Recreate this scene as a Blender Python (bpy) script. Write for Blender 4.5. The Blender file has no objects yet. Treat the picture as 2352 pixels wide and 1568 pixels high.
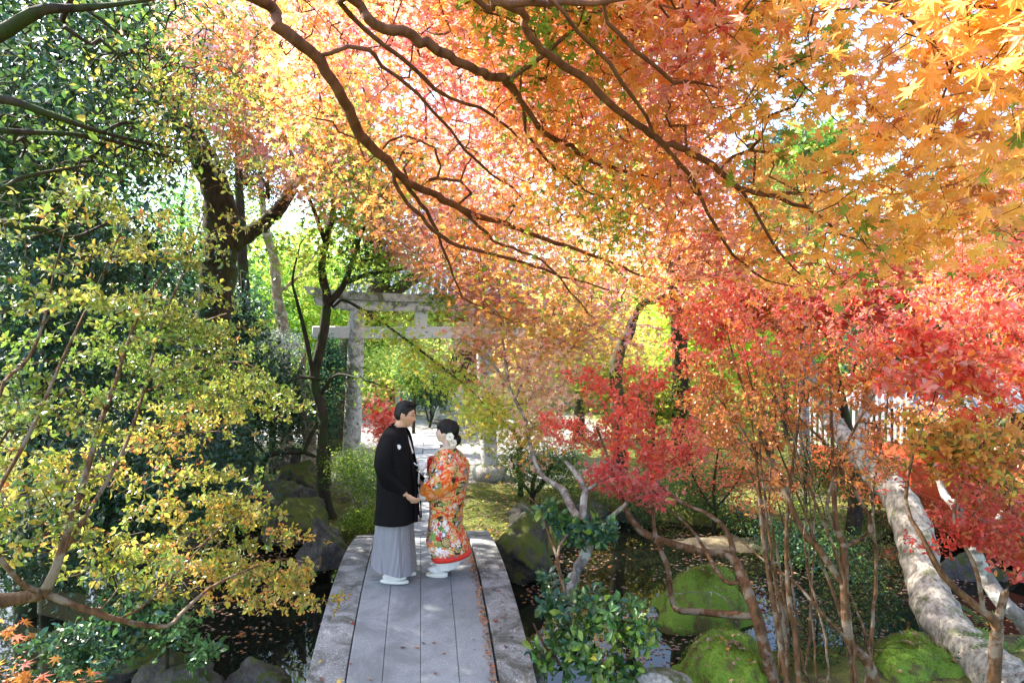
import bpy, bmesh, math, random
import numpy as np
from mathutils import Vector, Matrix, noise as mnoise

R = math.radians
SC = bpy.context.scene
COL = SC.collection
rng = np.random.default_rng(7)

# ------------------------------------------------------------------ camera, sky, sun, exposure
FOC, CX, CY, CAMZ = 1437.3, 1176.0, 784.0, 2.31
cam_d = bpy.data.cameras.new('camera'); cam = bpy.data.objects.new('camera', cam_d); COL.objects.link(cam)
cam.location = (0, 0, CAMZ); cam.rotation_euler = (R(90), 0, 0)
cam_d.lens = 22; cam_d.sensor_width = 36; cam_d.clip_start = .05; cam_d.clip_end = 3000
SC.camera = cam

SUN_EL, SUN_AZ = 45.0, -68.0          # azimuth measured from the view direction (+Y), negative = left
world = bpy.data.worlds.new('World'); SC.world = world; world.use_nodes = True
wn = world.node_tree.nodes; wl = world.node_tree.links
for n in list(wn): wn.remove(n)
sky = wn.new('ShaderNodeTexSky'); sky.sky_type = 'NISHITA'; sky.sun_disc = False
sky.sun_elevation = R(SUN_EL); sky.sun_rotation = R(SUN_AZ); sky.air_density = 1.0; sky.dust_density = 2.0; sky.ozone_density = 1.0
bg = wn.new('ShaderNodeBackground'); bg.inputs['Strength'].default_value = 0.15
wo = wn.new('ShaderNodeOutputWorld')
wl.new(sky.outputs[0], bg.inputs[0]); wl.new(bg.outputs[0], wo.inputs[0])
sun_d = bpy.data.lights.new('sun', 'SUN'); sun_d.energy = 3.8; sun_d.angle = R(.5); sun_d.color = (1, .94, .84)
sun = bpy.data.objects.new('sun', sun_d); COL.objects.link(sun)
SUNV = Vector((math.sin(R(SUN_AZ))*math.cos(R(SUN_EL)), math.cos(R(SUN_AZ))*math.cos(R(SUN_EL)), math.sin(R(SUN_EL))))
sun.rotation_euler = SUNV.to_track_quat('Z', 'Y').to_euler()
SC.view_settings.view_transform = 'Standard'; SC.view_settings.look = 'None'
SC.view_settings.exposure = 2.5; SC.view_settings.gamma = 1.0; SC.view_settings.use_curve_mapping = False
SC.render.engine = 'CYCLES'
SC.cycles.max_bounces = 8; SC.cycles.diffuse_bounces = 4; SC.cycles.glossy_bounces = 3; SC.cycles.transmission_bounces = 5
SC.cycles.caustics_reflective = False; SC.cycles.caustics_refractive = False; SC.cycles.sample_clamp_indirect = 8
SC.cycles.use_denoising = True

def W(px, py, d):
    return np.array([(px-CX)/FOC*d, d, CAMZ-(py-CY)/FOC*d])
def proj(P):
    P = np.atleast_2d(P); y = np.maximum(P[:, 1], .05)
    return CX+P[:, 0]/y*FOC, CY-(P[:, 2]-CAMZ)/y*FOC, P[:, 1]
def sstep(a, b, x):
    t = np.clip((np.asarray(x, float)-a)/(b-a), 0, 1); return t*t*(3-2*t)
def snoise(P, f, seed=0):
    r = np.random.default_rng(seed); o = np.zeros(len(P))
    for k in range(7):
        d = r.normal(size=P.shape[1]); d *= f*(.6+.9*r.random())/np.linalg.norm(d)
        o += np.sin(P@d*6.283+r.random()*6.283)
    return o/3.2

# ------------------------------------------------------------------ mesh helpers
def mesh_from(name, V, loops, starts, mat=None, cols=None, smooth=True, mats=None, midx=None):
    V = np.asarray(V, np.float32).reshape(-1, 3)
    me = bpy.data.meshes.new(name)
    me.vertices.add(len(V)); me.vertices.foreach_set('co', V.ravel())
    me.loops.add(len(loops)); me.loops.foreach_set('vertex_index', np.asarray(loops, np.int32))
    me.polygons.add(len(starts)); me.polygons.foreach_set('loop_start', np.asarray(starts, np.int32))
    if midx is not None: me.polygons.foreach_set('material_index', np.asarray(midx, np.int32))
    me.polygons.foreach_set('use_smooth', np.full(len(starts), smooth))
    me.update(calc_edges=True)
    if cols is not None:
        a = me.color_attributes.new('Col', 'FLOAT_COLOR', 'POINT')
        c = np.ones((len(V), 4), np.float32); c[:, :3] = cols; a.data.foreach_set('color', c.ravel())
    for m in (mats or ([mat] if mat else [])): me.materials.append(m)
    return me
def mesh_tri(name, V, F, mat=None, cols=None, smooth=False):
    F = np.asarray(F, np.int32); k = F.shape[1]
    return mesh_from(name, V, F.ravel(), np.arange(len(F))*k, mat, cols, smooth)
def link(o, parent=None):
    COL.objects.link(o)
    if parent is not None: o.parent = parent
    return o
def obj(name, me, parent=None, loc=None):
    o = bpy.data.objects.new(name, me); link(o, parent)
    if loc is not None: o.location = loc
    return o
def tag(o, label=None, cat=None, group=None, kind=None):
    if label: o['label'] = label
    if cat: o['category'] = cat
    if group: o['group'] = group
    if kind: o['kind'] = kind
    return o
def thing(name, label, cat, loc=(0, 0, 0), rotz=0, group=None):
    o = bpy.data.objects.new(name, None); COL.objects.link(o); o.empty_display_size = .1
    o.location = loc; o.rotation_euler = (0, 0, rotz)
    return tag(o, label, cat, group)
class MB:
    """collects quads/polys of one part"""
    def __init__(s): s.V = []; s.L = []; s.S = []; s.n = 0; s.l = 0; s.C = []
    def add(s, V, F, c=None):
        V = np.asarray(V, float).reshape(-1, 3); s.V.append(V)
        for f in F:
            s.S.append(s.l); s.L.extend(int(i)+s.n for i in f); s.l += len(f)
        if c is not None:
            s.C.append(np.broadcast_to(np.asarray(c, float), V.shape))
        s.n += len(V); return s
    def box(s, c, size, rot=None, bev=0.0, M=None):
        c = np.asarray(c, float); h = np.asarray(size, float)/2
        b = min(bev, *(h*.9)) if bev else 0
        if b:
            pts = []
            for sx in (-1, 1):
                for sy in (-1, 1):
                    for sz in (-1, 1):
                        sg = np.array([sx, sy, sz])
                        for ax in range(3):
                            p = sg*(h-b); p[ax] = sg[ax]*h[ax]; pts.append(p)
            bm = bmesh.new(); vs = [bm.verts.new(p) for p in pts]
            r = bmesh.ops.convex_hull(bm, input=vs)
            bmesh.ops.dissolve_limit(bm, angle_limit=.01, verts=bm.verts[:], edges=bm.edges[:])
            bm.verts.index_update(); V = np.array([v.co[:] for v in bm.verts]); F = [[v.index for v in f.verts] for f in bm.faces]; bm.free()
        else:
            V = np.array([[x, y, z] for x in (-h[0], h[0]) for y in (-h[1], h[1]) for z in (-h[2], h[2])])
            F = [(0, 1, 3, 2), (4, 6, 7, 5), (0, 4, 5, 1), (2, 3, 7, 6), (0, 2, 6, 4), (1, 5, 7, 3)]
        if rot is not None: V = V@np.array(Matrix.Rotation(rot, 3, 'Z')).T
        if M is not None: V = V@np.asarray(M).T
        return s.add(V+c, F)
    def rings(s, rows, cap=True, c=None):
        """rows: list of (k,3) rings joined in order"""
        k = len(rows[0]); V = np.concatenate(rows); F = []
        for i in range(len(rows)-1):
            for j in range(k):
                F.append((i*k+j, i*k+(j+1) % k, (i+1)*k+(j+1) % k, (i+1)*k+j))
        if cap:
            F.append(tuple(range(k))[::-1]); F.append(tuple((len(rows)-1)*k+j for j in range(k)))
        return s.add(V, F, c)
    def tube(s, pts, rad, k=8, cap=True, c=None):
        pts = np.asarray(pts, float); n = len(pts); rad = np.broadcast_to(np.asarray(rad, float), (n,))
        T = np.gradient(pts, axis=0); T /= np.linalg.norm(T, axis=1)[:, None]+1e-9
        u = np.cross(T[0], [0, 0, 1.0] if abs(T[0][2]) < .9 else [1.0, 0, 0]); u /= np.linalg.norm(u)
        a = np.arange(k)/k*2*math.pi; rows = []
        for i in range(n):
            u = u-T[i]*(u@T[i]); u /= np.linalg.norm(u); v = np.cross(T[i], u)
            rows.append(pts[i]+rad[i]*(np.cos(a)[:, None]*u+np.sin(a)[:, None]*v))
        return s.rings(rows, cap, c)
    def lathe(s, prof, c=(0, 0, 0), k=20):
        a = np.arange(k)/k*2*math.pi
        return s.rings([np.stack([np.cos(a)*r, np.sin(a)*r, np.full(k, z)], 1)+np.asarray(c) for r, z in prof])
    def me(s, name, mat, smooth=True):
        return mesh_from(name, np.concatenate(s.V), s.L, s.S, mat, np.concatenate(s.C) if s.C else None, smooth)
    def build(s, name, mat, parent=None, smooth=True, loc=None):
        return obj(name, s.me(name, mat, smooth), parent, loc)
def flat_smooth(o, ang=40):
    me = o.data; me.set_sharp_from_angle(angle=R(ang)); return o
def crspline(P, n):
    P = np.asarray(P, float); m = len(P)
    if m == 2: t = np.linspace(0, 1, n)[:, None]; return P[0]*(1-t)+P[1]*t
    Q = np.vstack([2*P[0]-P[1], P, 2*P[-1]-P[-2]]); out = []
    for u in np.linspace(0, m-1-1e-9, n):
        i = int(u); t = u-i; a, b, c, d = Q[i:i+4]
        out.append(.5*((2*b)+(c-a)*t+(2*a-5*b+4*c-d)*t*t+(3*b-a-3*c+d)*t**3))
    return np.array(out)

# ------------------------------------------------------------------ materials
class NT:
    def __init__(s, name):
        s.m = bpy.data.materials.new(name); s.m.use_nodes = True; s.t = s.m.node_tree
        for n in list(s.t.nodes): s.t.nodes.remove(n)
        s.out = s.n('OutputMaterial')
    def n(s, typ, **kw):
        x = s.t.nodes.new('ShaderNode'+typ)
        for k, v in kw.items():
            if k in x.inputs: s.set(x, k, v)
            else: setattr(x, k, v)
        return x
    def set(s, node, k, v):
        if hasattr(v, 'is_output'): s.t.links.new(v, node.inputs[k])
        else: node.inputs[k].default_value = v
    def coord(s, kind='Object'): return s.n('TexCoord').outputs[kind]
    def noise(s, scale, detail=4, rough=.55, vec=None, out=0, dist=0):
        x = s.n('TexNoise'); x.inputs['Scale'].default_value = scale; x.inputs['Detail'].default_value = detail
        x.inputs['Roughness'].default_value = rough; x.inputs['Distortion'].default_value = dist
        if vec is not None: s.t.links.new(vec, x.inputs['Vector'])
        return x.outputs[out]
    def ramp(s, fac, stops, interp='LINEAR'):
        x = s.n('ValToRGB'); s.t.links.new(fac, x.inputs[0]); cr = x.color_ramp; cr.interpolation = interp
        while len(cr.elements) < len(stops): cr.elements.new(.5)
        for e, (p, c) in zip(cr.elements, stops):
            e.position = p; e.color = (*c, 1) if not np.isscalar(c) else (c, c, c, 1)
        return x.outputs[0]
    def mix(s, fac, a, b, mode='MIX'):
        x = s.n('MixRGB'); x.blend_type = mode
        for i, v in zip((0, 1, 2), (fac, a, b)):
            if hasattr(v, 'is_output'): s.t.links.new(v, x.inputs[i])
            elif i == 0: x.inputs[0].default_value = v
            else: x.inputs[i].default_value = (*v, 1)
        return x.outputs[0]
    def math(s, op, a, b=0.0):
        x = s.n('Math'); x.operation = op
        for i, v in enumerate((a, b)):
            if hasattr(v, 'is_output'): s.t.links.new(v, x.inputs[i])
            else: x.inputs[i].default_value = v
        return x.outputs[0]
    def bump(s, h, strength=.4, dist=.02):
        x = s.n('Bump'); x.inputs['Strength'].default_value = strength; x.inputs['Distance'].default_value = dist
        s.t.links.new(h, x.inputs['Height']); return x.outputs[0]
    def up(s):
        g = s.n('NewGeometry'); x = s.n('SeparateXYZ'); s.t.links.new(g.outputs['Normal'], x.inputs[0]); return x.outputs[2]
    def principled(s, col, rough=.7, spec=.3, normal=None, **kw):
        x = s.n('BsdfPrincipled'); s.set(x, 'Base Color', col if hasattr(col, 'is_output') else (*col, 1))
        s.set(x, 'Roughness', rough); s.set(x, 'Specular IOR Level', spec)
        if normal is not None: s.set(x, 'Normal', normal)
        for k, v in kw.items(): s.set(x, k.replace('_', ' '), v)
        return x.outputs[0]
    def done(s, sh): s.t.links.new(sh, s.out.inputs[0]); return s.m
def attr_col(t, name='Col'):
    a = t.n('Attribute'); a.attribute_name = name; return a.outputs['Color']

def mat_leaf(name, rough=.5, spec=.35, trans=.45, boost=1.0):
    t = NT(name); c = attr_col(t)
    nz = t.noise(60, 2, vec=t.coord()); c2 = t.mix(1.0, c, t.ramp(nz, [(.3, .82), (.7, 1.1)]), 'MULTIPLY')
    p = t.principled(c2, rough, spec)
    tr = t.n('BsdfTranslucent'); g = t.n('Gamma'); t.t.links.new(c2, g.inputs[0]); g.inputs[1].default_value = .85*boost
    t.t.links.new(g.outputs[0], tr.inputs[0])
    m = t.n('MixShader'); m.inputs[0].default_value = trans
    t.t.links.new(p, m.inputs[1]); t.t.links.new(tr.outputs[0], m.inputs[2])
    return t.done(m.outputs[0])
def mat_bark(name, c0, c1, moss=None, mscale=3, lichen=None, sc=18, lo=.3, hi=.7, ml=.45):
    t = NT(name); v = t.coord()
    mp = t.n('Mapping'); t.t.links.new(v, mp.inputs[0]); mp.inputs['Scale'].default_value = (1, 1, .35)
    nz = t.noise(sc, 6, .65, mp.outputs[0]); c = t.ramp(nz, [(lo, c0), (hi, c1)])
    if lichen:
        ln = t.noise(9, 5, .6, v); c = t.mix(t.ramp(ln, [(.5, 0), (.58, 1)]), c, lichen)
    if moss:
        mn = t.noise(mscale, 4, .6, v); c = t.mix(t.ramp(mn, [(ml, 0), (ml+.15, 1)]), c, moss)
    return t.done(t.principled(c, .85, .2, t.bump(nz, .8, .015)))
def mat_stone(name, c0, c1, speck=.0, stain=None, moss=None, mossup=(.4, .8), sc=3.0, grain=140, bumpd=.01, mossn=.35, gmix=.55):
    t = NT(name); v = t.coord()
    n1 = t.noise(sc, 6, .6, v); n2 = t.noise(grain, 3, .6, v)
    c = t.ramp(n1, [(.3, c0), (.7, c1)])
    c = t.mix(gmix, c, t.ramp(n2, [(.35, .45), (.5, 1), (.66, 1.5)]), 'MULTIPLY')
    if speck: c = t.mix(t.ramp(t.noise(grain*.6, 2, .5, v), [(.62, 0), (.66, speck)]), c, (.6, .6, .58))
    if stain: c = t.mix(t.ramp(t.noise(sc*1.7, 8, .75, v, dist=.6), [(.46, 0), (.6, .9)]), c, stain)
    h = t.math('ADD', t.math('MULTIPLY', n1, 1.0), t.math('MULTIPLY', n2, .25))
    if moss:
        mn = t.noise(sc*1.3, 5, .6, v); fine = t.noise(90, 3, .6, v)
        f = t.math('ADD', t.up(), t.math('MULTIPLY', t.math('SUBTRACT', mn, .5), mossn*6))
        f = t.ramp(f, [(mossup[0], 0), (mossup[1], 1)])
        mc = t.mix(fine, tuple(x*.45 for x in moss), tuple(x*1.5 for x in moss))
        c = t.mix(f, c, mc)
        h = t.math('ADD', h, t.math('MULTIPLY', fine, .5))
    return t.done(t.principled(c, .85, .25, t.bump(h, .6, bumpd)))
def mat_plain(name, c, rough=.6, spec=.3, nscale=0, namt=.25, bump=0):
    t = NT(name); nm = None; cc = c
    if nscale:
        nz = t.noise(nscale, 4, .6, t.coord()); cc = t.mix(1.0, c, t.ramp(nz, [(.3, 1-namt), (.7, 1+namt)]), 'MULTIPLY')
        if bump: nm = t.bump(nz, .5, bump)
    return t.done(t.principled(cc, rough, spec, nm))
M = {}
M['leaf'] = mat_leaf('maple leaf', .55, .3, .62)
M['azalea'] = mat_leaf('waxy leaf', .26, .8, .40)
M['glossy'] = mat_leaf('glossy evergreen leaf', .3, .5, .25)
M['litter'] = mat_leaf('fallen leaf', .7, .2, .15)
M['bark_red'] = mat_bark('maple bark red brown', (.07, .030, .017), (.21, .092, .052))
M['bark_dark'] = mat_bark('dark bark', (.012, .009, .007), (.06, .042, .03), moss=(.03, .045, .012), mscale=4)
M['bark_orange'] = mat_bark('orange brown bark', (.03, .016, .009), (.19, .095, .042), lichen=(.20, .155, .11), sc=30)
M['bark_grey'] = mat_bark('grey bark', (.09, .075, .065), (.26, .22, .19), lichen=(.34, .34, .3))
M['bark_pale'] = mat_bark('pale trunk bark', (.14, .1, .065), (.36, .28, .19), lichen=(.4, .37, .3))
M['bark_moss'] = mat_bark('mossy old bark', (.02, .015, .01), (.08, .06, .04), moss=(.06, .07, .02), mscale=2)
M['bark_lichen'] = mat_bark('lichened bark', (.09, .075, .06), (.40, .36, .29), moss=(.09, .10, .04), mscale=6, sc=24, lo=.34, hi=.62, ml=.54)
M['granite'] = mat_stone('bridge granite', (.205, .225, .235), (.27, .29, .30), speck=.4, gmix=.3, stain=(.165, .178, .184), sc=1.0, grain=170, bumpd=.003)
M['granite_kerb'] = mat_stone('weathered kerb granite', (.15, .155, .155), (.31, .315, .31), speck=.6, stain=(.07, .07, .055), sc=2.5, grain=110, bumpd=.005)
M['torii'] = mat_stone('torii granite', (.44, .44, .43), (.60, .60, .58), stain=(.10, .10, .075), sc=2.6, grain=120, bumpd=.004)
M['torii_beam'] = mat_stone('torii beam granite', (.42, .42, .41), (.58, .58, .56), stain=(.11, .11, .06), sc=1.8, grain=120, bumpd=.004, moss=(.05, .06, .02), mossup=(.75, 1.1))
M['torii_clean'] = mat_stone('clean beam granite', (.56, .57, .57), (.66, .66, .65), sc=1.8, grain=120, bumpd=.003)
M['rock'] = mat_stone('dark garden rock', (.03, .028, .025), (.13, .118, .105), moss=(.06, .075, .018), mossup=(.55, 1.2), sc=4.5, grain=45, bumpd=.06, mossn=.7)
M['rock_moss'] = mat_stone('mossy rock', (.03, .028, .022), (.12, .105, .08), moss=(.085, .10, .016), mossup=(-.1, .65), sc=4.0, grain=50, bumpd=.06, mossn=.7)
M['rock_pale'] = mat_stone('pale rock', (.2, .19, .17), (.4, .38, .35), moss=(.08, .09, .03), mossup=(.7, 1.2), sc=3, grain=50, bumpd=.02)
M['moss'] = mat_stone('bright moss', (.07, .06, .025), (.16, .15, .04), moss=(.15, .26, .03), mossup=(-.2, .65), mossn=.8, sc=6, grain=120, bumpd=.03)
M['slab'] = mat_stone('pale path slab', (.24, .25, .26), (.36, .37, .38), sc=2.5, grain=90, bumpd=.004)
# ------------------------------------------------------------------ ground, water
YAW = R(8.27)
BD = np.array([-math.sin(YAW), math.cos(YAW)]); BA = np.array([math.cos(YAW), math.sin(YAW)])
def bp(lat, t, z): return np.array([BA[0]*lat+BD[0]*t, BA[1]*lat+BD[1]*t, z])
def deckz(t): return -0.062*(np.asarray(t, float)-6.45)**2
WATER = -0.60
YB = ([-30, -12, -6, -3.6, -2.5, -2.05, -.1, .5, 1.3, 2.5, 4, 6, 12, 30], [6, 6.5, 8.6, 9.9, 8.7, 8.15, 8.15, 8.6, 10.2, 10.3, 9.2, 9.6, 10, 10])
YN = ([-30, -12, -4, -2.9, -2.3, -1.6, -.9, .6, 1.1, 1.8, 3.2, 5, 7, 30], [5, 5, 5, 4.9, 4.3, 3.0, 2.6, 2.6, 4.0, 5.1, 5.6, 5.9, 6, 6])
def gz(x, y):
    x = np.asarray(x, float); y = np.asarray(y, float)
    P = np.stack([x.ravel(), y.ravel()], 1)
    s = np.minimum(y-np.interp(x, *YN), np.interp(x, *YB)-y)+(.18*snoise(P, .7, 3)).reshape(x.shape)
    land = -.30+(.04*snoise(P, .35, 1)+.03*snoise(P, 1.6, 2)).reshape(x.shape)
    land = land+sstep(8, 30, np.abs(x))*1.2-.03
    return land-sstep(-.12, .55, s)*.95
def G(x, y): return float(gz(np.array([x]), np.array([y]))[0])
def lin(a, b, d): return np.arange(a, b, d)
gx = np.concatenate([[-900, -400, -200, -100, -60, -40, -28, -20], lin(-15, -8, .5), lin(-8, 8, .13), lin(8, 16, .5), [20, 28, 40, 60, 100, 200, 400, 900]])
gy = np.concatenate([[-900, -300, -100, -40, -15, -6], lin(-2, 2, .5), lin(2, 19, .13), lin(19, 34, .6), [38, 45, 60, 90, 150, 300, 900]])
GX, GY = np.meshgrid(gx, gy); GZ = gz(GX, GY); nx, ny = len(gx), len(gy)
ii = (np.arange(ny-1)[:, None]*nx+np.arange(nx-1)[None]).ravel()
F = np.stack([ii, ii+1, ii+nx+1, ii+nx], 1)
P2 = np.stack([GX.ravel(), GY.ravel()], 1)
lat = P2@BA; along = P2@BD
edge = .35*snoise(P2, .5, 9)
grav = sstep(11.3, 12.3, along+edge+.25*lat*0)*sstep(-1.9, -1.3, lat+edge)*sstep(4.2, 3.2, lat+edge)*sstep(24, 22, along+edge)
grav = np.maximum(grav, sstep(16, 17, along+edge)*sstep(-7, -6, lat+edge)*sstep(6, 5, lat+edge)*sstep(24, 22.5, along+edge)*(1-sstep(-2.2, -1.6, lat+edge)*0))
grav = np.clip(grav, 0, 1)*np.where((np.abs(lat) < .56) & (along < 18.3), 0, 1)  # no gravel under the path, so dark gaps between slabs imitate step shadows
gc = np.zeros((len(P2), 3)); gc[:, 0] = grav
gc[:, 1] = np.clip(.5+.5*snoise(P2, .5, 21), 0, 1)
gc[:, 2] = sstep(9.0, 8.6, P2[:, 1])*sstep(10.8, 10.0, P2[:, 1])
t = NT('mossy ground with gravel court'); v = t.coord()
sp = t.n('SeparateColor'); t.t.links.new(attr_col(t), sp.inputs[0])
nf = t.noise(55, 4, .7, v); nm_ = t.noise(2.2, 6, .65, v); np_ = t.noise(240, 2, .6, v)
mossc = t.ramp(nf, [(.3, (.08, .09, .02)), (.7, (.20, .21, .05))])
soil = t.ramp(nf, [(.3, (.03, .022, .015)), (.7, (.13, .095, .06))])
mf = t.math('ADD', nm_, t.math('MULTIPLY', t.math('SUBTRACT', sp.outputs[1], .5), .25))
gcol = t.mix(t.ramp(mf, [(.52, 0), (.68, 1)]), mossc, soil)
gr = t.ramp(np_, [(.3, (.17, .165, .16)), (.7, (.36, .355, .35))])
gr = t.mix(t.ramp(t.noise(1.3, 5, .6, v), [(.55, 0), (.8, .45)]), gr, (.24, .23, .17))
c = t.mix(sp.outputs[0], gcol, gr)
z = t.n('SeparateXYZ'); t.t.links.new(v, z.inputs[0])
c = t.mix(t.ramp(t.math('MULTIPLY', t.math('ADD', z.outputs[2], .68), 3.0), [(0, 1), (.55, 0)]), c, (.07, .055, .035))
M['ground'] = t.done(t.principled(c, .9, .15, t.bump(t.math('ADD', nf, np_), .7, .02)))
tag(obj('ground', mesh_from('ground', np.stack([GX.ravel(), GY.ravel(), GZ.ravel()], 1), F.ravel(), np.arange(len(F))*4, M['ground'], gc)), kind='structure')

t = NT('dark pond water'); v = t.coord()
h = t.noise(3.0, 3, .5, v)
M['water'] = t.done(t.principled((.008, .009, .006), .02, .5, t.bump(h, .05, .02), IOR=1.33))
b = MB(); xs = np.linspace(-22, 22, 12); ys = np.linspace(1.5, 12.5, 6)
b.add([[x, y, WATER] for y in ys for x in xs], [(j*12+i, j*12+i+1, j*12+i+13, j*12+i+12) for j in range(5) for i in range(11)])
tag(b.build('pond_water', M['water']), kind='structure')
# pale sand bar lying in the pond on the far side
def mound(name, c, rx, ry, h, mat, seed, nz=.12, rot=0, k=40, m=22, p=2.2, parent=None, skirt=.25):
    V = []; F = []
    for i in range(m+1):
        u = i/m
        for j in range(k):
            a = j/k*2*math.pi
            V.append((math.cos(a)*u*rx, math.sin(a)*u*ry, h*(1-u**p)-(skirt if i == m else 0)))
    V = np.array(V); n = snoise(V/np.array([rx, ry, max(h, .2)]), .9, seed); n2 = snoise(V, 3.5, seed+1)+.8*snoise(V, 8, seed+2)
    V *= (1+nz*n)[:, None]; V[:, 2] += n2*.02
    V = V@np.array(Matrix.Rotation(rot, 3, 'Z')).T
    for i in range(m):
        for j in range(k): F.append((i*k+j, (i+1)*k+j, (i+1)*k+(j+1) % k, i*k+(j+1) % k))
    b = MB(); b.add(V, F); o = b.build(name, mat, parent, loc=c); return o, V+np.array(c)
M['sand'] = mat_stone('wet leafy sand', (.16, .13, .07), (.36, .30, .18), sc=3, grain=60, bumpd=.01)
o, _ = mound('sand_bar', W(1700, 1232, 9.0)*[1, 1, 0]+[0, 0, WATER-.03], 1.25, .42, .07, M['sand'], 4, skirt=.2); tag(o, kind='structure')

# ------------------------------------------------------------------ stone bridge
def arcslab(name, l0, l1, t0, t1, top, thick, mat, parent, seg=10, bev=.005, jit=0):
    rows = []
    for tt in np.linspace(t0+.003, t1-.005, seg+1):
        z = float(deckz(tt))+top
        prof = [(l0, -thick), (l0, -bev), (l0+bev, 0), (l1-bev, 0), (l1, -bev), (l1, -thick)]
        rows.append(np.array([bp(l, tt, z+dz) for l, dz in prof]))
    o = MB().rings(rows).build(name, mat, parent); return flat_smooth(o, 30)
bridge = thing('stone_bridge', 'grey granite arched footbridge of long slabs that the couple stand on', 'bridge', (0, 0, 0))
LATS = [-.549, -.283, -.004, .283, .563]; TJ = 6.20; TE = 8.12
for (t0, t1) in ((3.1, TJ), (TJ+.006, TE)):
    for i in range(4):
        if t0 > 5 and i == 3:
            arcslab('deck_slab', LATS[3]+.004, LATS[4]-.004, t0, t1, .0, .16, M['granite'], bridge); continue
        arcslab('deck_slab', LATS[i]+(.004 if i == 0 else .0015), LATS[i+1]-.0015, t0, t1, rng.uniform(-.0015, .0015), .16, M['granite'], bridge)
    arcslab('kerb_slab', -.835, LATS[0]-.006, t0, t1, -.004, .26, M['granite_kerb'], bridge)
    arcslab('kerb_slab', LATS[4]+.014, .845, t0, t1, .028, .26, M['granite_kerb'], bridge)
for l0, l1 in ((-.83, -.42), (-.41, .02), (.03, .46), (.47, .83)):
    arcslab('end_slab', l0+.004, l1-.004, TE+.012, TE+.36, .005+rng.uniform(-.006, .006), .2, M['granite_kerb'], bridge, seg=3)
for tt in (4.4, 7.0):
    for l in (-.62, .62):
        p = bp(l, tt, -1.3); b = MB(); b.lathe([(.11, 0), (.11, .98)], k=14); b.build('pier', M['granite_kerb'], bridge, loc=p)
    b = MB(); zt = float(deckz(tt))-.28
    b.box(bp(0, tt, zt-.02), (1.5, .2, .1), rot=YAW, bev=.01); flat_smooth(b.build('cross_beam', M['granite_kerb'], bridge))

# ------------------------------------------------------------------ stone paving of the path beyond
path = tag(bpy.data.objects.new('paved_path', None), 'pale paved path of cross laid slabs running under the stone gate', None, kind='structure'); COL.objects.link(path)
tt = 8.62; k = 0
rs = random.Random(3)
while tt < 18.2:
    d = rs.uniform(.40, .50); hw = .50+rs.uniform(-.04, .05)
    spl = [(-hw, hw)] if rs.random() < .7 else [(-hw, rs.uniform(-.1, .2)), None]
    if spl[-1] is None: spl = [spl[0], (spl[0][1]+.02, hw)]
    for l0, l1 in spl:
        b = MB(); p = bp((l0+l1)/2, tt+d/2, 0); p[2] = G(p[0], p[1])*.3-.3*.7+.012
        b.box(p, (l1-l0, d, .10), rot=YAW+rs.uniform(-.01, .01), bev=.012); flat_smooth(b.build('paving_slab', M['slab'], path))
    tt += d+rs.uniform(.06, .09)
side = tag(bpy.data.objects.new('side_path', None), 'pale paved path branching off to the right across the gravel', None, kind='structure'); COL.objects.link(side)
for i in range(7):
    b = MB(); p = bp(.75+i*.46, 18.0+i*.33, -.285); b.box(p, (.40, 1.1, .1), rot=YAW+R(25)+rs.uniform(-.03, .03), bev=.012); flat_smooth(b.build('paving_slab', M['slab'], side))

# ------------------------------------------------------------------ torii
TC = bp(0, 12.25, 0); TCx, TCy = TC[0], TC[1]
torii = thing('stone_torii', 'weathered grey stone torii gate spanning the path behind the couple', 'torii gate', (TCx, TCy, -.32), YAW)
def pillar(sx):
    rows = []; k = 28; a = np.arange(k)/k*2*math.pi
    for i in range(30):
        u = i/29; z = .16+u*3.08; r = .172-.022*u
        c = np.array([sx*(1.33-.13*u), 0, z])
        rows.append(c+np.stack([np.cos(a)*r, np.sin(a)*r, 0*a], 1))
    MB().rings(rows).build('pillar', M['torii'], torii)
    b = MB(); b.lathe([(.30, -.1), (.335, .0), (.335, .10), (.30, .17), (.25, .21), (.17, .23)], (sx*1.33, 0, 0), 28); b.build('base_stone', M['rock_pale'], torii)
pillar(-1); pillar(1)
b = MB(); b.box((0, 0, 2.80), (4.05, .17, .235), bev=.012); flat_smooth(b.build('tie_beam', M['torii_clean'], torii))
b = MB(); b.box((0, -.005, 3.065), (.24, .14, .295), bev=.012); flat_smooth(b.build('center_strut', M['torii_clean'], torii))
def curved_beam(name, L, z0, h, w0, w1, rise, mat, ang=.06):
    rows = []
    for x in np.linspace(-L, L, 33):
        u = abs(x)/L; dz = rise*u**2.6; s = x/L
        rows.append(np.array([(x+ang*s*0, -w0, z0+dz), (x, w0, z0+dz), (x+ang*s, w1, z0+h+dz), (x+ang*s, -w1, z0+h+dz)]))
    return flat_smooth(MB().rings(rows).build(name, mat, torii), 30)
curved_beam('lintel', 1.95, 3.215, .165, .15, .155, .10, M['torii'])
curved_beam('top_lintel', 2.08, 3.385, .15, .185, .235, .13, M['torii_beam'], .09)

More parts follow.
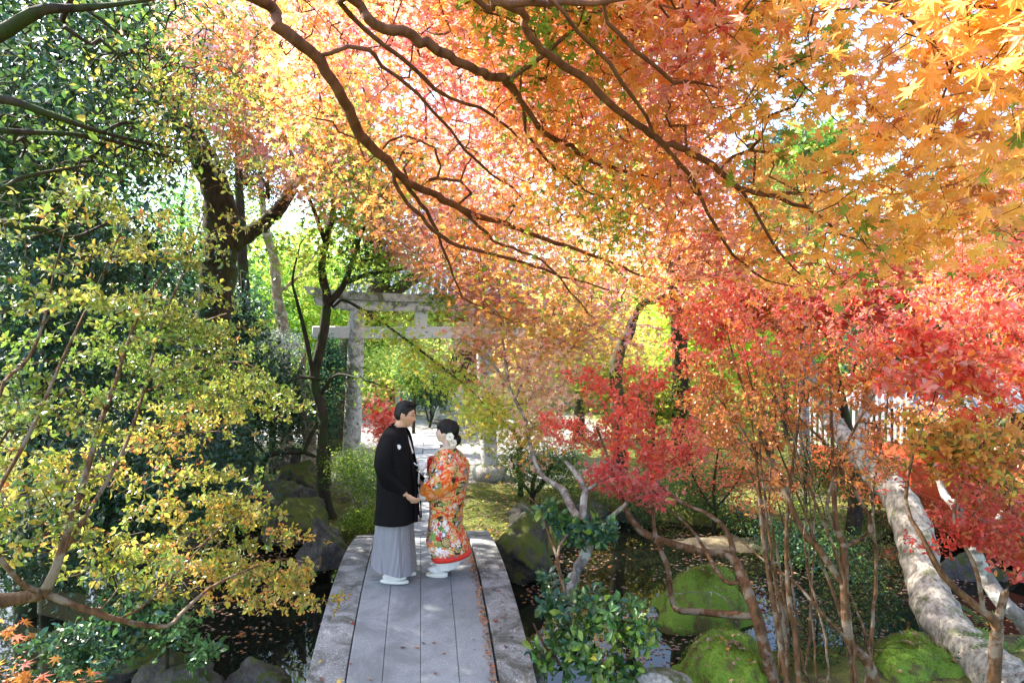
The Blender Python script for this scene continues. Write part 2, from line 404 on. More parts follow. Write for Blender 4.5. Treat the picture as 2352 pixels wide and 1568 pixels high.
# ------------------------------------------------------------------ rocks
def rock(name, label, c, size, seed, mat, rotz=0, cat='rock', cuts=10, sub=5, group=None, rough=.10):
    bm = bmesh.new(); bmesh.ops.create_icosphere(bm, subdivisions=sub, radius=1)
    V = np.array([v.co[:] for v in bm.verts]); F = [[v.index for v in f.verts] for f in bm.faces]; bm.free()
    r = np.random.default_rng(seed)
    for i in range(cuts):                       # facets: squash towards random planes
        d = r.normal(size=3); d[2] = abs(d[2])*.8; d /= np.linalg.norm(d); h = r.uniform(.42, .78)
        s = V@d; over = np.maximum(s-h, 0); V -= (over*.94)[:, None]*d
    n = snoise(V, .5, seed)*.13+snoise(V, 1.4, seed+1)*rough*.8-np.abs(snoise(V, 2.4, seed+4))*rough*.7+snoise(V, 3.6, seed+2)*rough*.4+snoise(V, 8, seed+3)*rough*.22
    V *= (1+n)[:, None]; V[:, 2] = np.where(V[:, 2] < -.6, -.6, V[:, 2])
    V *= np.array(size)*.5/np.array([.85, .85, .75])
    me = mesh_tri(name, V, F, mat, smooth=True); o = obj(name, me, None, c); o.rotation_euler = (0, 0, rotz)
    return tag(o, label, cat, group)
def rk(px, py, d, w, dep, h, *a, name='garden_rock', lab='', mat='rock', **kw):
    """px,py = centre of the visible rock at depth d"""
    return rock(name, lab, W(px, py, d), (w, dep, h), *a, M[mat], **kw)
rk(1193, 1262, 7.85, .86, .8, .74, 11, name='mossy_boulder', lab='moss topped boulder in the water at the right end of the stone bridge', mat='rock_moss', cuts=9)
rk(1215, 1205, 8.7, .62, .5, .28, 12, lab='flat smooth rock stacked behind the moss topped boulder')
rk(1205, 1178, 9.3, .5, .5, .3, 30, lab='rounded rock at the lawn edge, topmost of the pile right of the bridge')
rk(745, 1250, 7.75, .62, .6, .60, 13, lab='flat topped grey rock touching the left end of the stone bridge', cuts=9)
rk(690, 1185, 8.4, .92, .8, .66, 14, name='mossy_boulder', lab='big moss coated boulder at the foot of the slender dark trunk', mat='rock_moss')
rk(630, 1205, 8.7, .42, .5, .5, 15, lab='small mossy rock leaning on the left side of the moss coated boulder', mat='rock_moss')
rk(645, 1130, 9.6, 1.05, .9, .58, 16, lab='wide grey boulder with a mossy right end, left of the slender trunk')
rk(690, 1098, 10.3, .82, .8, .62, 17, name='mossy_boulder', lab='dark square shouldered mossy boulder just behind the wide grey boulder', mat='rock_moss')
rk(690, 1050, 11.2, .9, .7, .5, 18, lab='dark rock highest on the left bank, below the bent bare branch')
rk(560, 1120, 9.6, .8, .8, .55, 19, lab='grey rock half covered by yellow leaves at the left of the boulder row')
rk(752, 1219, 7.9, .3, .24, .13, 20, lab='small brown stone lying on top of the flat topped grey rock')
rk(600, 1560, 5.1, .62, .5, .34, 21, lab='dark rock in the water beside the near left edge of the bridge')
rk(395, 1568, 4.9, .62, .6, .32, 22, lab='pale flat rock at the bottom edge, left of the dark rock in the water')
rk(330, 1500, 5.3, .85, .8, .42, 23, name='mossy_boulder', lab='moss and leaf covered rock under the low orange branch at lower left', mat='rock_moss')
rk(1110, 945, 19.5, 1.1, .7, .38, 24, lab='pale flat rock on the far moss lawn left of the right gate pillar', mat='rock_pale')
rk(1065, 948, 20.5, .5, .5, .3, 25, lab='small pale rock on the far lawn behind the bride', mat='rock_pale')
rk(1524, 1572, 4.7, .36, .3, .2, 26, lab='smooth grey stone at the bottom edge beside the near moss mound', mat='rock_pale', cuts=1, rough=.02)
rk(1450, 1190, 10.2, 1.2, .6, .5, 27, lab='dark bank rock under the green bush behind the pink leaves')
rk(1330, 1175, 9.9, .8, .6, .45, 28, lab='dark bank rock behind the forked grey limbs')
rk(1640, 1175, 10.6, 1.3, .6, .5, 29, lab='dark bank rock at the far shore above the sand bar')
rk(2230, 1330, 7.8, 1.3, .7, .7, 31, lab='dark rock under the red bridge, right of the lichened leaning trunk')

# moss mounds with short tufts
def moss_mound(label, c, rx, ry, h, seed, rot, nblade):
    o, V = mound('moss_mound', c, rx, ry, h, M['moss'], seed, .16, rot, 56, 30, 2.0)
    tag(o, label, 'moss mound')
    r = np.random.default_rng(seed); idx = r.integers(0, len(V)-57, nblade)
    p = V[idx]-np.array(c)+r.normal(size=(nblade, 3))*[.02, .02, .004]
    a = r.random(nblade)*6.283; hh = r.uniform(.006, .016, nblade); w = .003
    dx = np.stack([np.cos(a), np.sin(a), 0*a], 1); tip = p+dx*hh[:, None]*.6+np.stack([0*a, 0*a, hh], 1)
    sd = np.stack([-np.sin(a), np.cos(a), 0*a], 1)*w
    VV = np.stack([p-sd, p+sd, tip], 1).reshape(-1, 3)
    cols = np.repeat(np.array([[.13, .22, .025]])*r.uniform(.6, 1.6, (nblade, 1))+r.random((nblade, 1))*[[.06, .02, 0]], 3, 0)
    tag(obj('moss_tufts', mesh_tri('moss_tufts', VV, np.arange(nblade*3).reshape(-1, 3), M['leaf'], cols), o), kind='stuff')
    return o, V
ISL = moss_mound('bright green moss island in the pond with dead twigs on it', W(1625, 1425, 6.55)*[1, 1, 0]+[.0, .1, WATER-.05], .56, .50, .56, 41, R(-20), 14000)
MND = moss_mound('yellow green moss mound at the bottom edge, nearest to the bridge', W(1690, 1560, 5.05)*[1, 1, 0]+[0, 0, -.62], .62, .58, .49, 42, 0, 14000)
MND2 = moss_mound('dark green moss mound at the foot of the lichened leaning trunk', W(2085, 1600, 5.0)*[1, 1, 0]+[.05, .05, -.66], .50, .5, .56, 43, 0, 14000)
# ------------------------------------------------------------------ leaves
def fan_leaf(tips, notches, droop=.16, fold=0):
    """tips/notches: (angle deg, radius); outline fanned from the petiole point"""
    o = sorted([(a, r) for a, r in tips]+[(a, r) for a, r in notches])
    V = [(0, 0, 0)]+[(math.cos(R(a))*r, math.sin(R(a))*r, -droop*r*r+fold*(1-abs(math.cos(R(a*1.0))))*r) for a, r in o]
    n = len(o); return np.array(V), np.array([(0, i, i+1) for i in range(1, n)])
MAPLE7 = fan_leaf([(0, 1), (38, .93), (-38, .93), (78, .74), (-78, .74), (125, .42), (-125, .42)], [(19, .40), (-19, .40), (58, .33), (-58, .33), (102, .22), (-102, .22)])
MAPLE5 = fan_leaf([(0, 1), (46, .9), (-46, .9), (100, .6), (-100, .6)], [(23, .38), (-23, .38), (73, .3), (-73, .3)])
def oval_leaf(w=.25, p=.58, fold=.06, droop=.18):
    V = [(0, 0, 0), (p*.55, w*.8, fold), (p, w, fold), (.85, w*.55, fold*.5-droop*.6), (1, 0, -droop), (.85, -w*.55, fold*.5-droop*.6), (p, -w, fold), (p*.55, -w*.8, fold), (p*.8, 0, 0)]
    return np.array(V), np.array([(8, 0, 7), (8, 7, 6), (8, 6, 5), (8, 5, 4), (8, 4, 3), (8, 3, 2), (8, 2, 1), (8, 1, 0)])
OVAL = oval_leaf(); OBOV = oval_leaf(.24, .68, .05, .12); LONG = oval_leaf(.17, .5, .05, .25)
DIAM = (np.array([(0, 0, 0), (.5, .27, .05), (1, 0, -.1), (.5, -.27, .05)]), np.array([(0, 2, 1), (0, 3, 2)]))
CLUMP = (np.array([(-.5, -.1, 0), (0, .5, .1), (.55, .15, -.05), (.1, -.5, .08), (-.2, .15, .2), (.3, -.15, -.2)]), np.array([(0, 4, 1), (1, 4, 2), (2, 5, 3), (0, 3, 5)]))

def pick(P, pal, f=.6, seed=0, mixr=.8):
    """colours of a palette [(weight, rgb)], clustered in space"""
    r = np.random.default_rng(seed); s = snoise(P, f, seed)+mixr*r.normal(size=len(P))
    u = np.argsort(np.argsort(s))/max(1, len(P)); w = np.array([p[0] for p in pal], float); cw = np.cumsum(w)/w.sum()
    C = np.array([p[1] for p in pal])[np.minimum(np.searchsorted(cw, u), len(pal)-1)]
    return C*r.uniform(.78, 1.2, (len(P), 1))*(1+.06*r.normal(size=(len(P), 3)))

class Tree:
    def __init__(s, name, label, cat, base, group=None, seed=1, bark='bark_dark'):
        s.root = thing(name, label, cat, tuple(base), 0, group); s.base = np.asarray(base, float)
        s.P = []; s.par = []; s.Rr = []; s.tip = []; s.fill_from = None; s.bark = bark
        s.r = np.random.default_rng(seed); s.seed = seed
    def limb(s, pts, join=True, step=.10, wob=.0):
        """pts: (x,y,z,r) world; starts at the nearest existing node when join"""
        pts = np.asarray(pts, float); L = np.linalg.norm(np.diff(pts[:, :3], axis=0), axis=1).sum()
        n = max(3, int(L/step)); Q = crspline(pts, n)
        if wob: Q[1:, :3] += s.r.normal(size=(n-1, 3))*wob
        pa = -1
        if s.P and join:
            A = np.array(s.P); pa = int(np.argmin(np.linalg.norm(A-Q[0, :3], axis=1)))
            s.join_dist = float(np.linalg.norm(A[pa]-Q[0, :3]))
        for q in Q:
            s.P.append(q[:3]); s.par.append(pa); s.Rr.append(max(q[3], .001)); pa = len(s.P)-1
        return s
    def lp(s, pts, **kw):
        """limb given as (px, py, depth, diameter in px)"""
        return s.limb([(*W(a, b, d), w/2/FOC*d) for a, b, d, w in pts], **kw)
    def fill(s, A, seg=.14, wig=.12, cap=.6, minlen=0.0, rt=.0016, sag=0.0):
        A = np.asarray(A, float); N0 = len(s.P)
        buf = np.zeros((N0+len(A)*60, 3)); buf[:N0] = s.P; N = N0
        d0 = np.full(len(A), 9e9)
        S = buf[:N0:3] if N0 > 60 else buf[:N0]
        for k in range(0, len(A), 400): d0[k:k+400] = np.linalg.norm(A[k:k+400, None]-S[None], axis=2).min(1)
        for a in A[np.argsort(d0*(1+.25*s.r.random(len(A))))]:
            D = ((buf[:N]-a)**2).sum(1); j = int(D.argmin()); dist = math.sqrt(D[j])
            n = min(40, max(1, int(dist/seg+.5))); p0 = buf[j].copy(); w = s.r.normal(size=3)*wig*dist; ph = s.r.normal(size=3)*wig*dist*.5; pa = j
            for k in range(1, n+1):
                t = k/n; p = p0+(a-p0)*t+w*math.sin(math.pi*t)+ph*math.sin(2*math.pi*t); p[2] += sag*math.sin(math.pi*t)*dist
                if N >= len(buf): break
                buf[N] = p; s.P.append(p); s.par.append(pa); s.Rr.append(0.0); pa = N; N += 1
            s.tip.append(pa)
        s.rt = rt; s.cap = cap; return s
    def wood(s, name='trunk', mat=None, ripple=.06, minr=0):
        n = len(s.P); P = np.array(s.P); par = np.array(s.par); Rx = np.array(s.Rr)
        cnt = np.zeros(n); isleaf = np.ones(n, bool); isleaf[par[par >= 0]] = False; cnt[isleaf] = 1
        for i in range(n-1, -1, -1):
            if par[i] >= 0: cnt[par[i]] += cnt[i]
        rad = Rx.copy(); rt = getattr(s, 'rt', .0016)
        for i in range(n):
            if rad[i] <= 0:
                rr = rt*cnt[i]**.46
                rad[i] = min(rr, s.cap*rad[par[i]] if Rx[par[i]] > 0 else rad[par[i]])
                rad[i] = max(rad[i], rt*.75)
        s.rad = rad
        D = np.zeros((n, 3)); ok = par >= 0; D[ok] = P[ok]-P[par[ok]]
        # main child = thickest
        main = np.full(n, -1); best = np.zeros(n)
        for i in range(n):
            p = par[i]
            if p >= 0 and rad[i]*(1 if Rx[i] > 0 or Rx[p] <= 0 else .5) > best[p]: best[p] = rad[i]*(1 if Rx[i] > 0 or Rx[p] <= 0 else .5); main[p] = i
        T = D.copy(); T[~ok] = 0
        hm = main >= 0; nd = np.zeros((n, 3)); nd[hm] = P[main[hm]]-P[hm]
        def nrm(X): return X/(np.linalg.norm(X, axis=1)[:, None]+1e-9)
        Tn = nrm(nrm(T)+nrm(nd)); De = nrm(D)
        ref = np.array([.31, .22, .93]); ref2 = np.array([.9, -.4, .1])
        def frame(X):
            rr = np.where((np.abs(X@ref) > .93*np.linalg.norm(ref))[:, None], ref2, ref)
            u = nrm(np.cross(X, rr)); return u, np.cross(X, u)
        b_V = []; b_F = []; off = 0
        e = np.where(ok & (rad >= minr))[0]; dist = np.maximum(P[e, 1], .6); pxr = rad[e]/dist*FOC
        for lo, hi, k in ((0, 2.2, 3), (2.2, 6, 5), (6, 15, 8), (15, 1e9, 14)):
            q = e[(pxr >= lo) & (pxr < hi)]
            if not len(q): continue
            p = par[q]; cont = main[p] == q
            Xa = np.where(cont[:, None], Tn[p], De[q]); ra = np.where(cont, rad[p], np.minimum(rad[q]*1.15, rad[p])); Xb = Tn[q]; rb = rad[q]
            ang = np.arange(k)/k*2*math.pi; ca, sa = np.cos(ang), np.sin(ang)
            out = []
            for X, rr_, idx in ((Xa, ra, p), (Xb, rb, q)):
                u, v = frame(X); rp = rr_[:, None]*(1+ripple*np.sin(idx[:, None]*1.7+ang[None]*3)+ripple*np.sin(idx[:, None]*.45+ang[None]*2))
                out.append(P[idx][:, None]+rp[:, :, None]*(ca[None, :, None]*u[:, None]+sa[None, :, None]*v[:, None]))
            V = np.concatenate(out, 1).reshape(-1, 3); m = len(q); base = off+np.arange(m)[:, None]*2*k; j = np.arange(k)[None]; j2 = (j+1) % k
            b_F.append(np.stack([base+j, base+j2, base+k+j2, base+k+j], 2).reshape(-1, 4)); b_V.append(V); off += len(V)
        V = np.concatenate(b_V)-s.base; F = np.concatenate(b_F)
        s.wood_o = obj(name, mesh_from(name, V, F.ravel(), np.arange(len(F))*4, M[mat or s.bark]), s.root); return s
    def leaves(s, per, size, templ, pal, mat='leaf', spread=.05, along=.12, up=1.0, rnd=.5, whorl=False, droop=.25, objs=0, name='crown', f=.7, sub=None, sj=.35, mixr=.8, tmpl_obj=None, cull=True, tips=None, leafname='leaf'):
        r = s.r; P = np.array(s.P); par = np.array(s.par); t0 = np.array(s.tip if tips is None else tips)
        if sub is not None: t0 = t0[sub(P[t0])]
        T = P[t0]-P[par[t0]]; T /= np.linalg.norm(T, axis=1)[:, None]+1e-9
        B = np.repeat(P[t0], per, 0); T = np.repeat(T, per, 0); n = len(B)
        B = B-T*(r.random((n, 1))*along)+r.normal(size=(n, 3))*spread
        if whorl:
            u = np.cross(T, [.3, .2, .93]); u /= np.linalg.norm(u, axis=1)[:, None]+1e-9; v = np.cross(T, u)
            a = (np.arange(n) % per)/per*6.283*1.0+r.normal(size=n)*.25+np.repeat(r.random(n//per)*6.283, per)
            rad = np.cos(a)[:, None]*u+np.sin(a)[:, None]*v
            t = rad+T*r.uniform(.15, .7, (n, 1)); nn = T*1.0+np.array([0, 0, .6])+r.normal(size=(n, 3))*rnd*.4
        else:
            t = T*.6+r.normal(size=(n, 3))*[.8, .8, .35]; t[:, 2] -= droop; nn = np.array([0, 0, up])+r.normal(size=(n, 3))*rnd
        t /= np.linalg.norm(t, axis=1)[:, None]+1e-9; bb = np.cross(nn, t); bb /= np.linalg.norm(bb, axis=1)[:, None]+1e-9; nn = np.cross(t, bb)
        S = size*np.exp(r.normal(size=n)*sj*.6).clip(.5, 1.7)
        C = pick(B, pal, f, s.seed+5, mixr)
        px, py, d = proj(B)
        if cull:                                          # leave out what lies far outside any view from near the photograph's place
            k = (d > .25) & (px > -700) & (px < 3050) & (py > -800) & (py < 2300) | (r.random(n) < .25)
            B, t, bb, nn, S, C, px, py, d = B[k], t[k], bb[k], nn[k], S[k], C[k], px[k], py[k], d[k]
        n = len(B); s.nleaf = n; solo = np.zeros(n, bool)
        if objs:
            vis = (d > .4) & (px > 0) & (px < 2352) & (py > 0) & (py < 1568); sc = np.where(vis, S/np.maximum(d, .3), 0)
            solo[np.argsort(-sc)[:objs]] = True
            V0, F0 = tmpl_obj or templ; idx = np.where(solo & vis)[0]; solo[:] = False; solo[idx] = True
            KC = C[r.choice(idx, min(10, len(idx)), False)]; mes = []
            for c in KC: mes.append(mesh_tri(leafname, V0, F0, M[mat], np.broadcast_to(c, V0.shape)))
            for i in idx:
                o = bpy.data.objects.new(leafname, mes[int(((KC-C[i])**2).sum(1).argmin())]); COL.objects.link(o); o.parent = s.root
                m = Matrix((( *(t[i]*S[i]),), (*(bb[i]*S[i]),), (*(nn[i]*S[i]),))).transposed().to_4x4(); m.translation = Vector(B[i]-s.base); o.matrix_local = m
        k = ~solo; B, t, bb, nn, S, C = B[k], t[k], bb[k], nn[k], S[k], C[k]; n = len(B)
        V0, F0 = templ; kv = len(V0)
        cur = r.uniform(.3, 1.9, (n, 1, 1))
        V = B[:, None]+S[:, None, None]*(V0[None, :, :1]*t[:, None]+V0[None, :, 1:2]*bb[:, None]+cur*V0[None, :, 2:]*nn[:, None])-s.base
        F = (np.arange(n)[:, None, None]*kv+F0[None]).reshape(-1, 3)
        o = obj(name, mesh_tri(name, V.reshape(-1, 3), F, M[mat], np.repeat(C, kv, 0)), s.root); o['kind'] = 'stuff'; s.crown = o
        return s
def blob(r, px, py, d, rx, ry, rd, n, shell=.35, zflat=None):
    """points in an ellipsoid given by pixel radii at depth d, denser to the outside"""
    u = r.normal(size=(n, 3)); u /= np.linalg.norm(u, axis=1)[:, None]; u *= (r.random((n, 1))**shell)
    c = W(px, py, d); return c+u*np.array([rx/FOC*d, rd, ry/FOC*d])
def blobs(r, L, **kw): return np.concatenate([blob(r, *a, **kw) for a in L])
def layer(r, A, h, slope=(0, 0), amt=.8, seed=0):
    """draws points towards gently wavy, tilted levels so that foliage lies in sprays with gaps between"""
    z = A[:, 2]-A[:, 0]*slope[0]-A[:, 1]*slope[1]-.8*h*snoise(A, .9, seed); q = np.round(z/h)*h
    B = A.copy(); B[:, 2] += (q-z)*amt; return B
def sprays(r, poly, n, depth, L, wd, per, dirf, thick=.03, droop=.2):
    """n flat fans of twig tips whose middles lie in a region; depth(px, py) and dirf(P) give distance and growth direction"""
    poly_ = np.array(poly); x0, y0 = poly_.min(0); x1, y1 = poly_.max(0); out = []
    while len(out) < n:
        px, py = r.uniform(x0, x1), r.uniform(y0, y1)
        if not inpoly(np.array([px]), np.array([py]), poly)[0]: continue
        c = W(px, py, depth(px, py)*r.uniform(.9, 1.1)); d = np.array(dirf(px, py), float)+r.normal(size=3)*.28; d /= np.linalg.norm(d); s_ = np.cross(d, [0, 0, 1.0]); s_ /= np.linalg.norm(s_)+1e-9
        k = r.uniform(.6, 1.3); u = r.uniform(-.5, .5, per); v = r.normal(size=per)*wd*k*(.9-.6*np.abs(u)); z = r.normal(size=per)*thick-droop*L*(u+.5)**2*k*.5
        out.append(c+d*(u*L*k)[:, None]+s_*v[:, None]+np.array([0, 0, 1.0])*z[:, None])
    return np.concatenate(out)
def inpoly(px, py, poly):
    c = np.zeros(len(px), bool); n = len(poly)
    for i in range(n):
        x0, y0 = poly[i]; x1, y1 = poly[(i+1) % n]
        k = ((y0 > py) != (y1 > py)) & (px < (x1-x0)*(py-y0)/((y1-y0) or 1e-9)+x0); c ^= k
    return c
def dim(pal, k): return [(w, tuple(k*q for q in c)) for w, c in pal]
# colours (linear albedo)
ORG = (.86, .36, .07); YOR = (.88, .46, .11); AMB = (.86, .39, .08); PEA = (.88, .43, .25); PNK = (.82, .33, .29); REDP = (.74, .12, .12); RED = (.78, .085, .06); CORAL = (.85, .21, .13)
LIL = (.68, .46, .50); BRO = (.50, .17, .05); RUST = (.62, .24, .07); GRN = (.19, .32, .04); YGR = (.52, .52, .07); LIM = (.36, .48, .06); YEL = (.76, .60, .09); DGR = (.03, .075, .02); TEAL = (.025, .085, .055); BLU = (.035, .075, .06); MGR = (.07, .17, .04); OLV = (.20, .22, .045); SIL = (.22, .27, .25)
# ------------------------------------------------------------------ people
def sphere(nu=40, nv=28):
    V = []; F = []
    for i in range(nv+1):
        th = math.pi*i/nv
        for j in range(nu):
            ph = 2*math.pi*j/nu; V.append((math.sin(th)*math.cos(ph), math.sin(th)*math.sin(ph), math.cos(th)))
    for i in range(nv):
        for j in range(nu): F.append((i*nu+j, (i+1)*nu+j, (i+1)*nu+(j+1) % nu, i*nu+(j+1) % nu))
    return np.array(V), F
def g(x, s): return np.exp(-(x/s)**2)
def head_shape(U, k=1.0, fem=False):
    """unit directions -> head surface; x forward, y left, z up; chin near z=-.115, crown near +.118"""
    x, y, z = U[:, 0]*.094, U[:, 1]*.076, U[:, 2]*.117
    P = np.stack([x, y, z], 1)
    back = np.clip(-x/.094, 0, 1); P[:, 0] -= .014*back*np.clip((z+.05)/.1, 0, 1)
    low = np.clip((-.015-z)/.1, 0, 1); P[:, 1] *= 1-.38*low**1.2; P[:, 0] = np.where(x > 0, P[:, 0]*(1-.04*low), P[:, 0]*(1-.42*low))
    P[:, 0] += np.where(x > 0, .012*low, 0)
    f = np.clip(x/.05, 0, 1)
    y_ = P[:, 1]; nose = np.interp(z, [-.052, -.043, -.034, -.02, .01, .03], [0, .012, .022, .016, .006, 0])
    P[:, 0] += f*nose*(.85 if fem else 1)*g(y_, .011+.003*(z < -.02))
    P[:, 0] += f*(.005 if not fem else .002)*g(z-.034, .011)*g(y_, .045)
    P[:, 0] -= f*.007*(g(y_-.031, .015)+g(y_+.031, .015))*g(z-.014, .012)
    P[:, 0] += f*.006*g(y_, .022)*(g(z+.062, .006)+.9*g(z+.074, .0065))-f*.003*g(y_, .02)*g(z+.068, .003)
    P[:, 0] += f*.009*g(z+.102, .014)*g(y_, .024)-f*.004*g(z+.086, .007)*g(y_, .03)
    P[:, 1] += np.sign(y_)*f*.004*g(z+.02, .02)*g(np.abs(y_)-.055, .02)
    return P*k
def rotm(yaw=0, pitch=0, roll=0): return np.array(Matrix.Rotation(yaw, 3, 'Z')@Matrix.Rotation(pitch, 3, 'Y')@Matrix.Rotation(roll, 3, 'X'))
def ell(mb, c, r_, Rm=None, nu=16, nv=10):
    V, F = sphere(nu, nv); V = V*np.asarray(r_);
    if Rm is not None: V = V@Rm.T
    mb.add(V+np.asarray(c), F)
def hand(mb, wrist, dirv, up, side, curl=.5, k=1.0):
    """palm, four unequal bent fingers and a thumb leaving the side of the palm; up = back of the hand, side=+1: thumb towards cross(up,dir)"""
    d = np.array(dirv, float); d /= np.linalg.norm(d); u = np.array(up, float); u -= d*(u@d); u /= np.linalg.norm(u); s = np.cross(u, d)*side
    w = np.asarray(wrist, float); M3 = np.stack([d, s, u], 1)
    ell(mb, w+d*.045*k, np.array([.055, .038, .015])*k, M3)
    for i, (L, off) in enumerate(((.072, .030), (.080, .010), (.074, -.010), (.058, -.029))):
        p = w+d*.078*k+s*off*k; pts = [w+d*.04*k+s*off*.8*k, p]; a = 0
        for j, seg in enumerate((.44, .32, .24)):
            a += curl*(.5, .8, .6)[j]; p = p+(d*math.cos(a)-u*math.sin(a))*L*seg*k; pts.append(p)
        mb.tube(crspline(pts, 12), np.linspace(.0095, .0068, 12)*k, 8); ell(mb, pts[-1], (.0066*k,)*3, None, 8, 6)
    p = w+d*.018*k+s*.024*k; pts = [p, p+(d*.5+s*.8)*.03*k-u*.004*k, p+(d*.8+s*.75)*.055*k-u*.012*k, p+(d*1.15+s*.55)*.072*k-u*.024*k]
    mb.tube(crspline(pts, 9), np.linspace(.012, .008, 9)*k, 8); ell(mb, pts[-1], (.008*k,)*3, None, 8, 6)
def limbtube(mb, pts, rad, n=16): mb.tube(crspline(pts, n), np.interp(np.linspace(0, 1, n), np.linspace(0, 1, len(rad)), rad), 12)
def finish_body(mb, name, mat, root, colfn, voxel=.0045, ratio=.35):
    o = mb.build('body_source', None); m = o.modifiers.new('r', 'REMESH'); m.mode = 'VOXEL'; m.voxel_size = voxel
    m2 = o.modifiers.new('s', 'SMOOTH'); m2.factor = .5; m2.iterations = 2
    m3 = o.modifiers.new('d', 'DECIMATE'); m3.ratio = ratio
    dg = bpy.context.evaluated_depsgraph_get(); me = bpy.data.meshes.new_from_object(o.evaluated_get(dg)); me.name = name
    bpy.data.objects.remove(o); me.materials.clear(); me.materials.append(mat)
    co = np.zeros(len(me.vertices)*3, np.float32); me.vertices.foreach_get('co', co); co = co.reshape(-1, 3)
    a = me.color_attributes.new('Col', 'FLOAT_COLOR', 'POINT'); c = np.ones((len(co), 4), np.float32); c[:, :3] = colfn(co); a.data.foreach_set('color', c.ravel())
    me.polygons.foreach_set('use_smooth', np.ones(len(me.polygons), bool))
    return obj(name, me, root)
t = NT('skin'); M['skin'] = t.done(t.principled(attr_col(t), .5, .35, None, Subsurface_Weight=.08, Subsurface_Scale=.01))
t = NT('black hair'); hv = t.noise(150, 3, .6, t.coord()); M['hair'] = t.done(t.principled((.004, .0035, .0035), .5, .3, t.bump(hv, .5, .004)))
t = NT('black silk'); nz = t.noise(40, 4, .6, t.coord()); M['black'] = t.done(t.principled(t.ramp(nz, [(.3, (.0025, .0025, .003)), (.7, (.005, .005, .0065))]), .7, .15, t.bump(nz, .15, .005)))
M['whitecloth'] = mat_plain('white cotton', (.80, .79, .77), .75, .2, 30, .05)
M['whitesole'] = mat_plain('white vinyl sandal', (.78, .76, .70), .4, .4)
M['himo'] = mat_plain('white silk cord', (.78, .76, .80), .8, .2, 200, .2, .004)
M['petal'] = mat_plain('ivory petal', (.82, .78, .68), .7, .2, 60, .1)
M['redsilk'] = mat_plain('red silk', (.62, .03, .02), .5, .3, 40, .2)
M['eye'] = mat_plain('dark eye', (.01, .008, .007), .15, .6)
M['gold'] = mat_plain('pale obi', (.45, .40, .30), .5, .3, 80, .3)
M['dkred'] = mat_plain('red bead', (.25, .03, .02), .4)

# stripes run down the pleats: attribute holds the running width of the cloth in metres
t = NT('striped hakama silk'); a = t.n('Attribute'); a.attribute_name = 'Col'; sp = t.n('SeparateColor'); t.t.links.new(a.outputs['Color'], sp.inputs[0])
st = t.math('SINE', t.math('MULTIPLY', sp.outputs[0], 6.283/.0125)); st = t.ramp(st, [(.30, (.05, .05, .07)), (.66, (.66, .66, .72))])
M['hakama'] = t.done(t.principled(st, .6, .25))
t = NT('patterned bridal silk'); M['kimono'] = t.done(t.principled(attr_col(t), .5, .3, t.bump(t.noise(300, 2, .5, t.coord()), .2, .002)))

def loft(rows, na, fold=None, close_top=False):
    """rows: (z, cx, cy, rfront, rback, ry, power[, zslope]) -> V, F, angle, v ; angle 0 = +x (front), pi/2 = +y"""
    a = np.arange(na)/na*2*math.pi; V = []
    for k, rw in enumerate(rows):
        z, cx, cy, rf, rb, ry, pw = rw[:7]; sl = rw[7] if len(rw) > 7 else 0
        c, s = np.cos(a), np.sin(a); ca = np.sign(c)*np.abs(c)**(2/pw); sa = np.sign(s)*np.abs(s)**(2/pw)
        m = 1+(fold(a, k/(len(rows)-1)) if fold else 0)
        V.append(np.stack([cx+np.where(c > 0, rf, rb)*ca*m, cy+ry*sa*m, z+sl*ca], 1))
    n = len(rows); V = np.concatenate(V); F = []
    for i in range(n-1):
        for j in range(na): F.append((i*na+j, i*na+(j+1) % na, (i+1)*na+(j+1) % na, (i+1)*na+j))
    return V, F, np.tile(a, n), np.repeat(np.linspace(0, 1, n), na)
def rowinterp(keys, n):
    keys = np.array(keys, float); z = np.linspace(0, 1, len(keys)); out = []
    for u in np.linspace(0, 1, n): out.append([np.interp(u, z, keys[:, j]) for j in range(keys.shape[1])])
    k = np.array(out)
    for _ in range(max(1, n//len(keys)//2)): k[1:-1] = (k[:-2]+2*k[1:-1]+k[2:])/4
    return k
def cloth(name, V, F, mat, root, cols=None):
    b = MB(); b.add(V, F); me = mesh_from(name, V, b.L, b.S, mat, cols); return obj(name, me, root)
def sleeve_mesh(path, wid, thk, updir, n=26, k=28, wrinkle=.06, seed=0, off=.3):
    """flattened tube: at each path point a section of width wid along 'down' and thickness thk across"""
    P = crspline(path, n); T = np.gradient(P, axis=0); T /= np.linalg.norm(T, axis=1)[:, None]; W_ = np.interp(np.linspace(0, 1, n), np.linspace(0, 1, len(wid)), wid); H_ = np.interp(np.linspace(0, 1, n), np.linspace(0, 1, len(thk)), thk)
    a = np.arange(k)/k*6.283; rows = []; r_ = np.random.default_rng(seed)
    for i in range(n):
        dn = np.array(updir, float); dn -= T[i]*(dn@T[i]); dn /= np.linalg.norm(dn); sd = np.cross(T[i], dn)
        wv = 1+wrinkle*np.sin(3*a+i*.55+seed)*np.sin(i*.3)
        rows.append(P[i]+dn*W_[i]*.5*off+(np.cos(a)*W_[i]*.5*wv)[:, None]*dn+(np.sin(a)*H_[i]*wv)[:, None]*sd)
    V = np.concatenate(rows); F = []
    for i in range(n-1):
        for j in range(k): F.append((i*k+j, i*k+(j+1) % k, (i+1)*k+(j+1) % k, (i+1)*k+j))
    F.append(tuple(range(k))[::-1]); return V, F, np.tile(a, n), np.repeat(np.linspace(0, 1, n), k)
SK = np.array((.62, .37, .25)); SKF = np.array((.82, .60, .48))

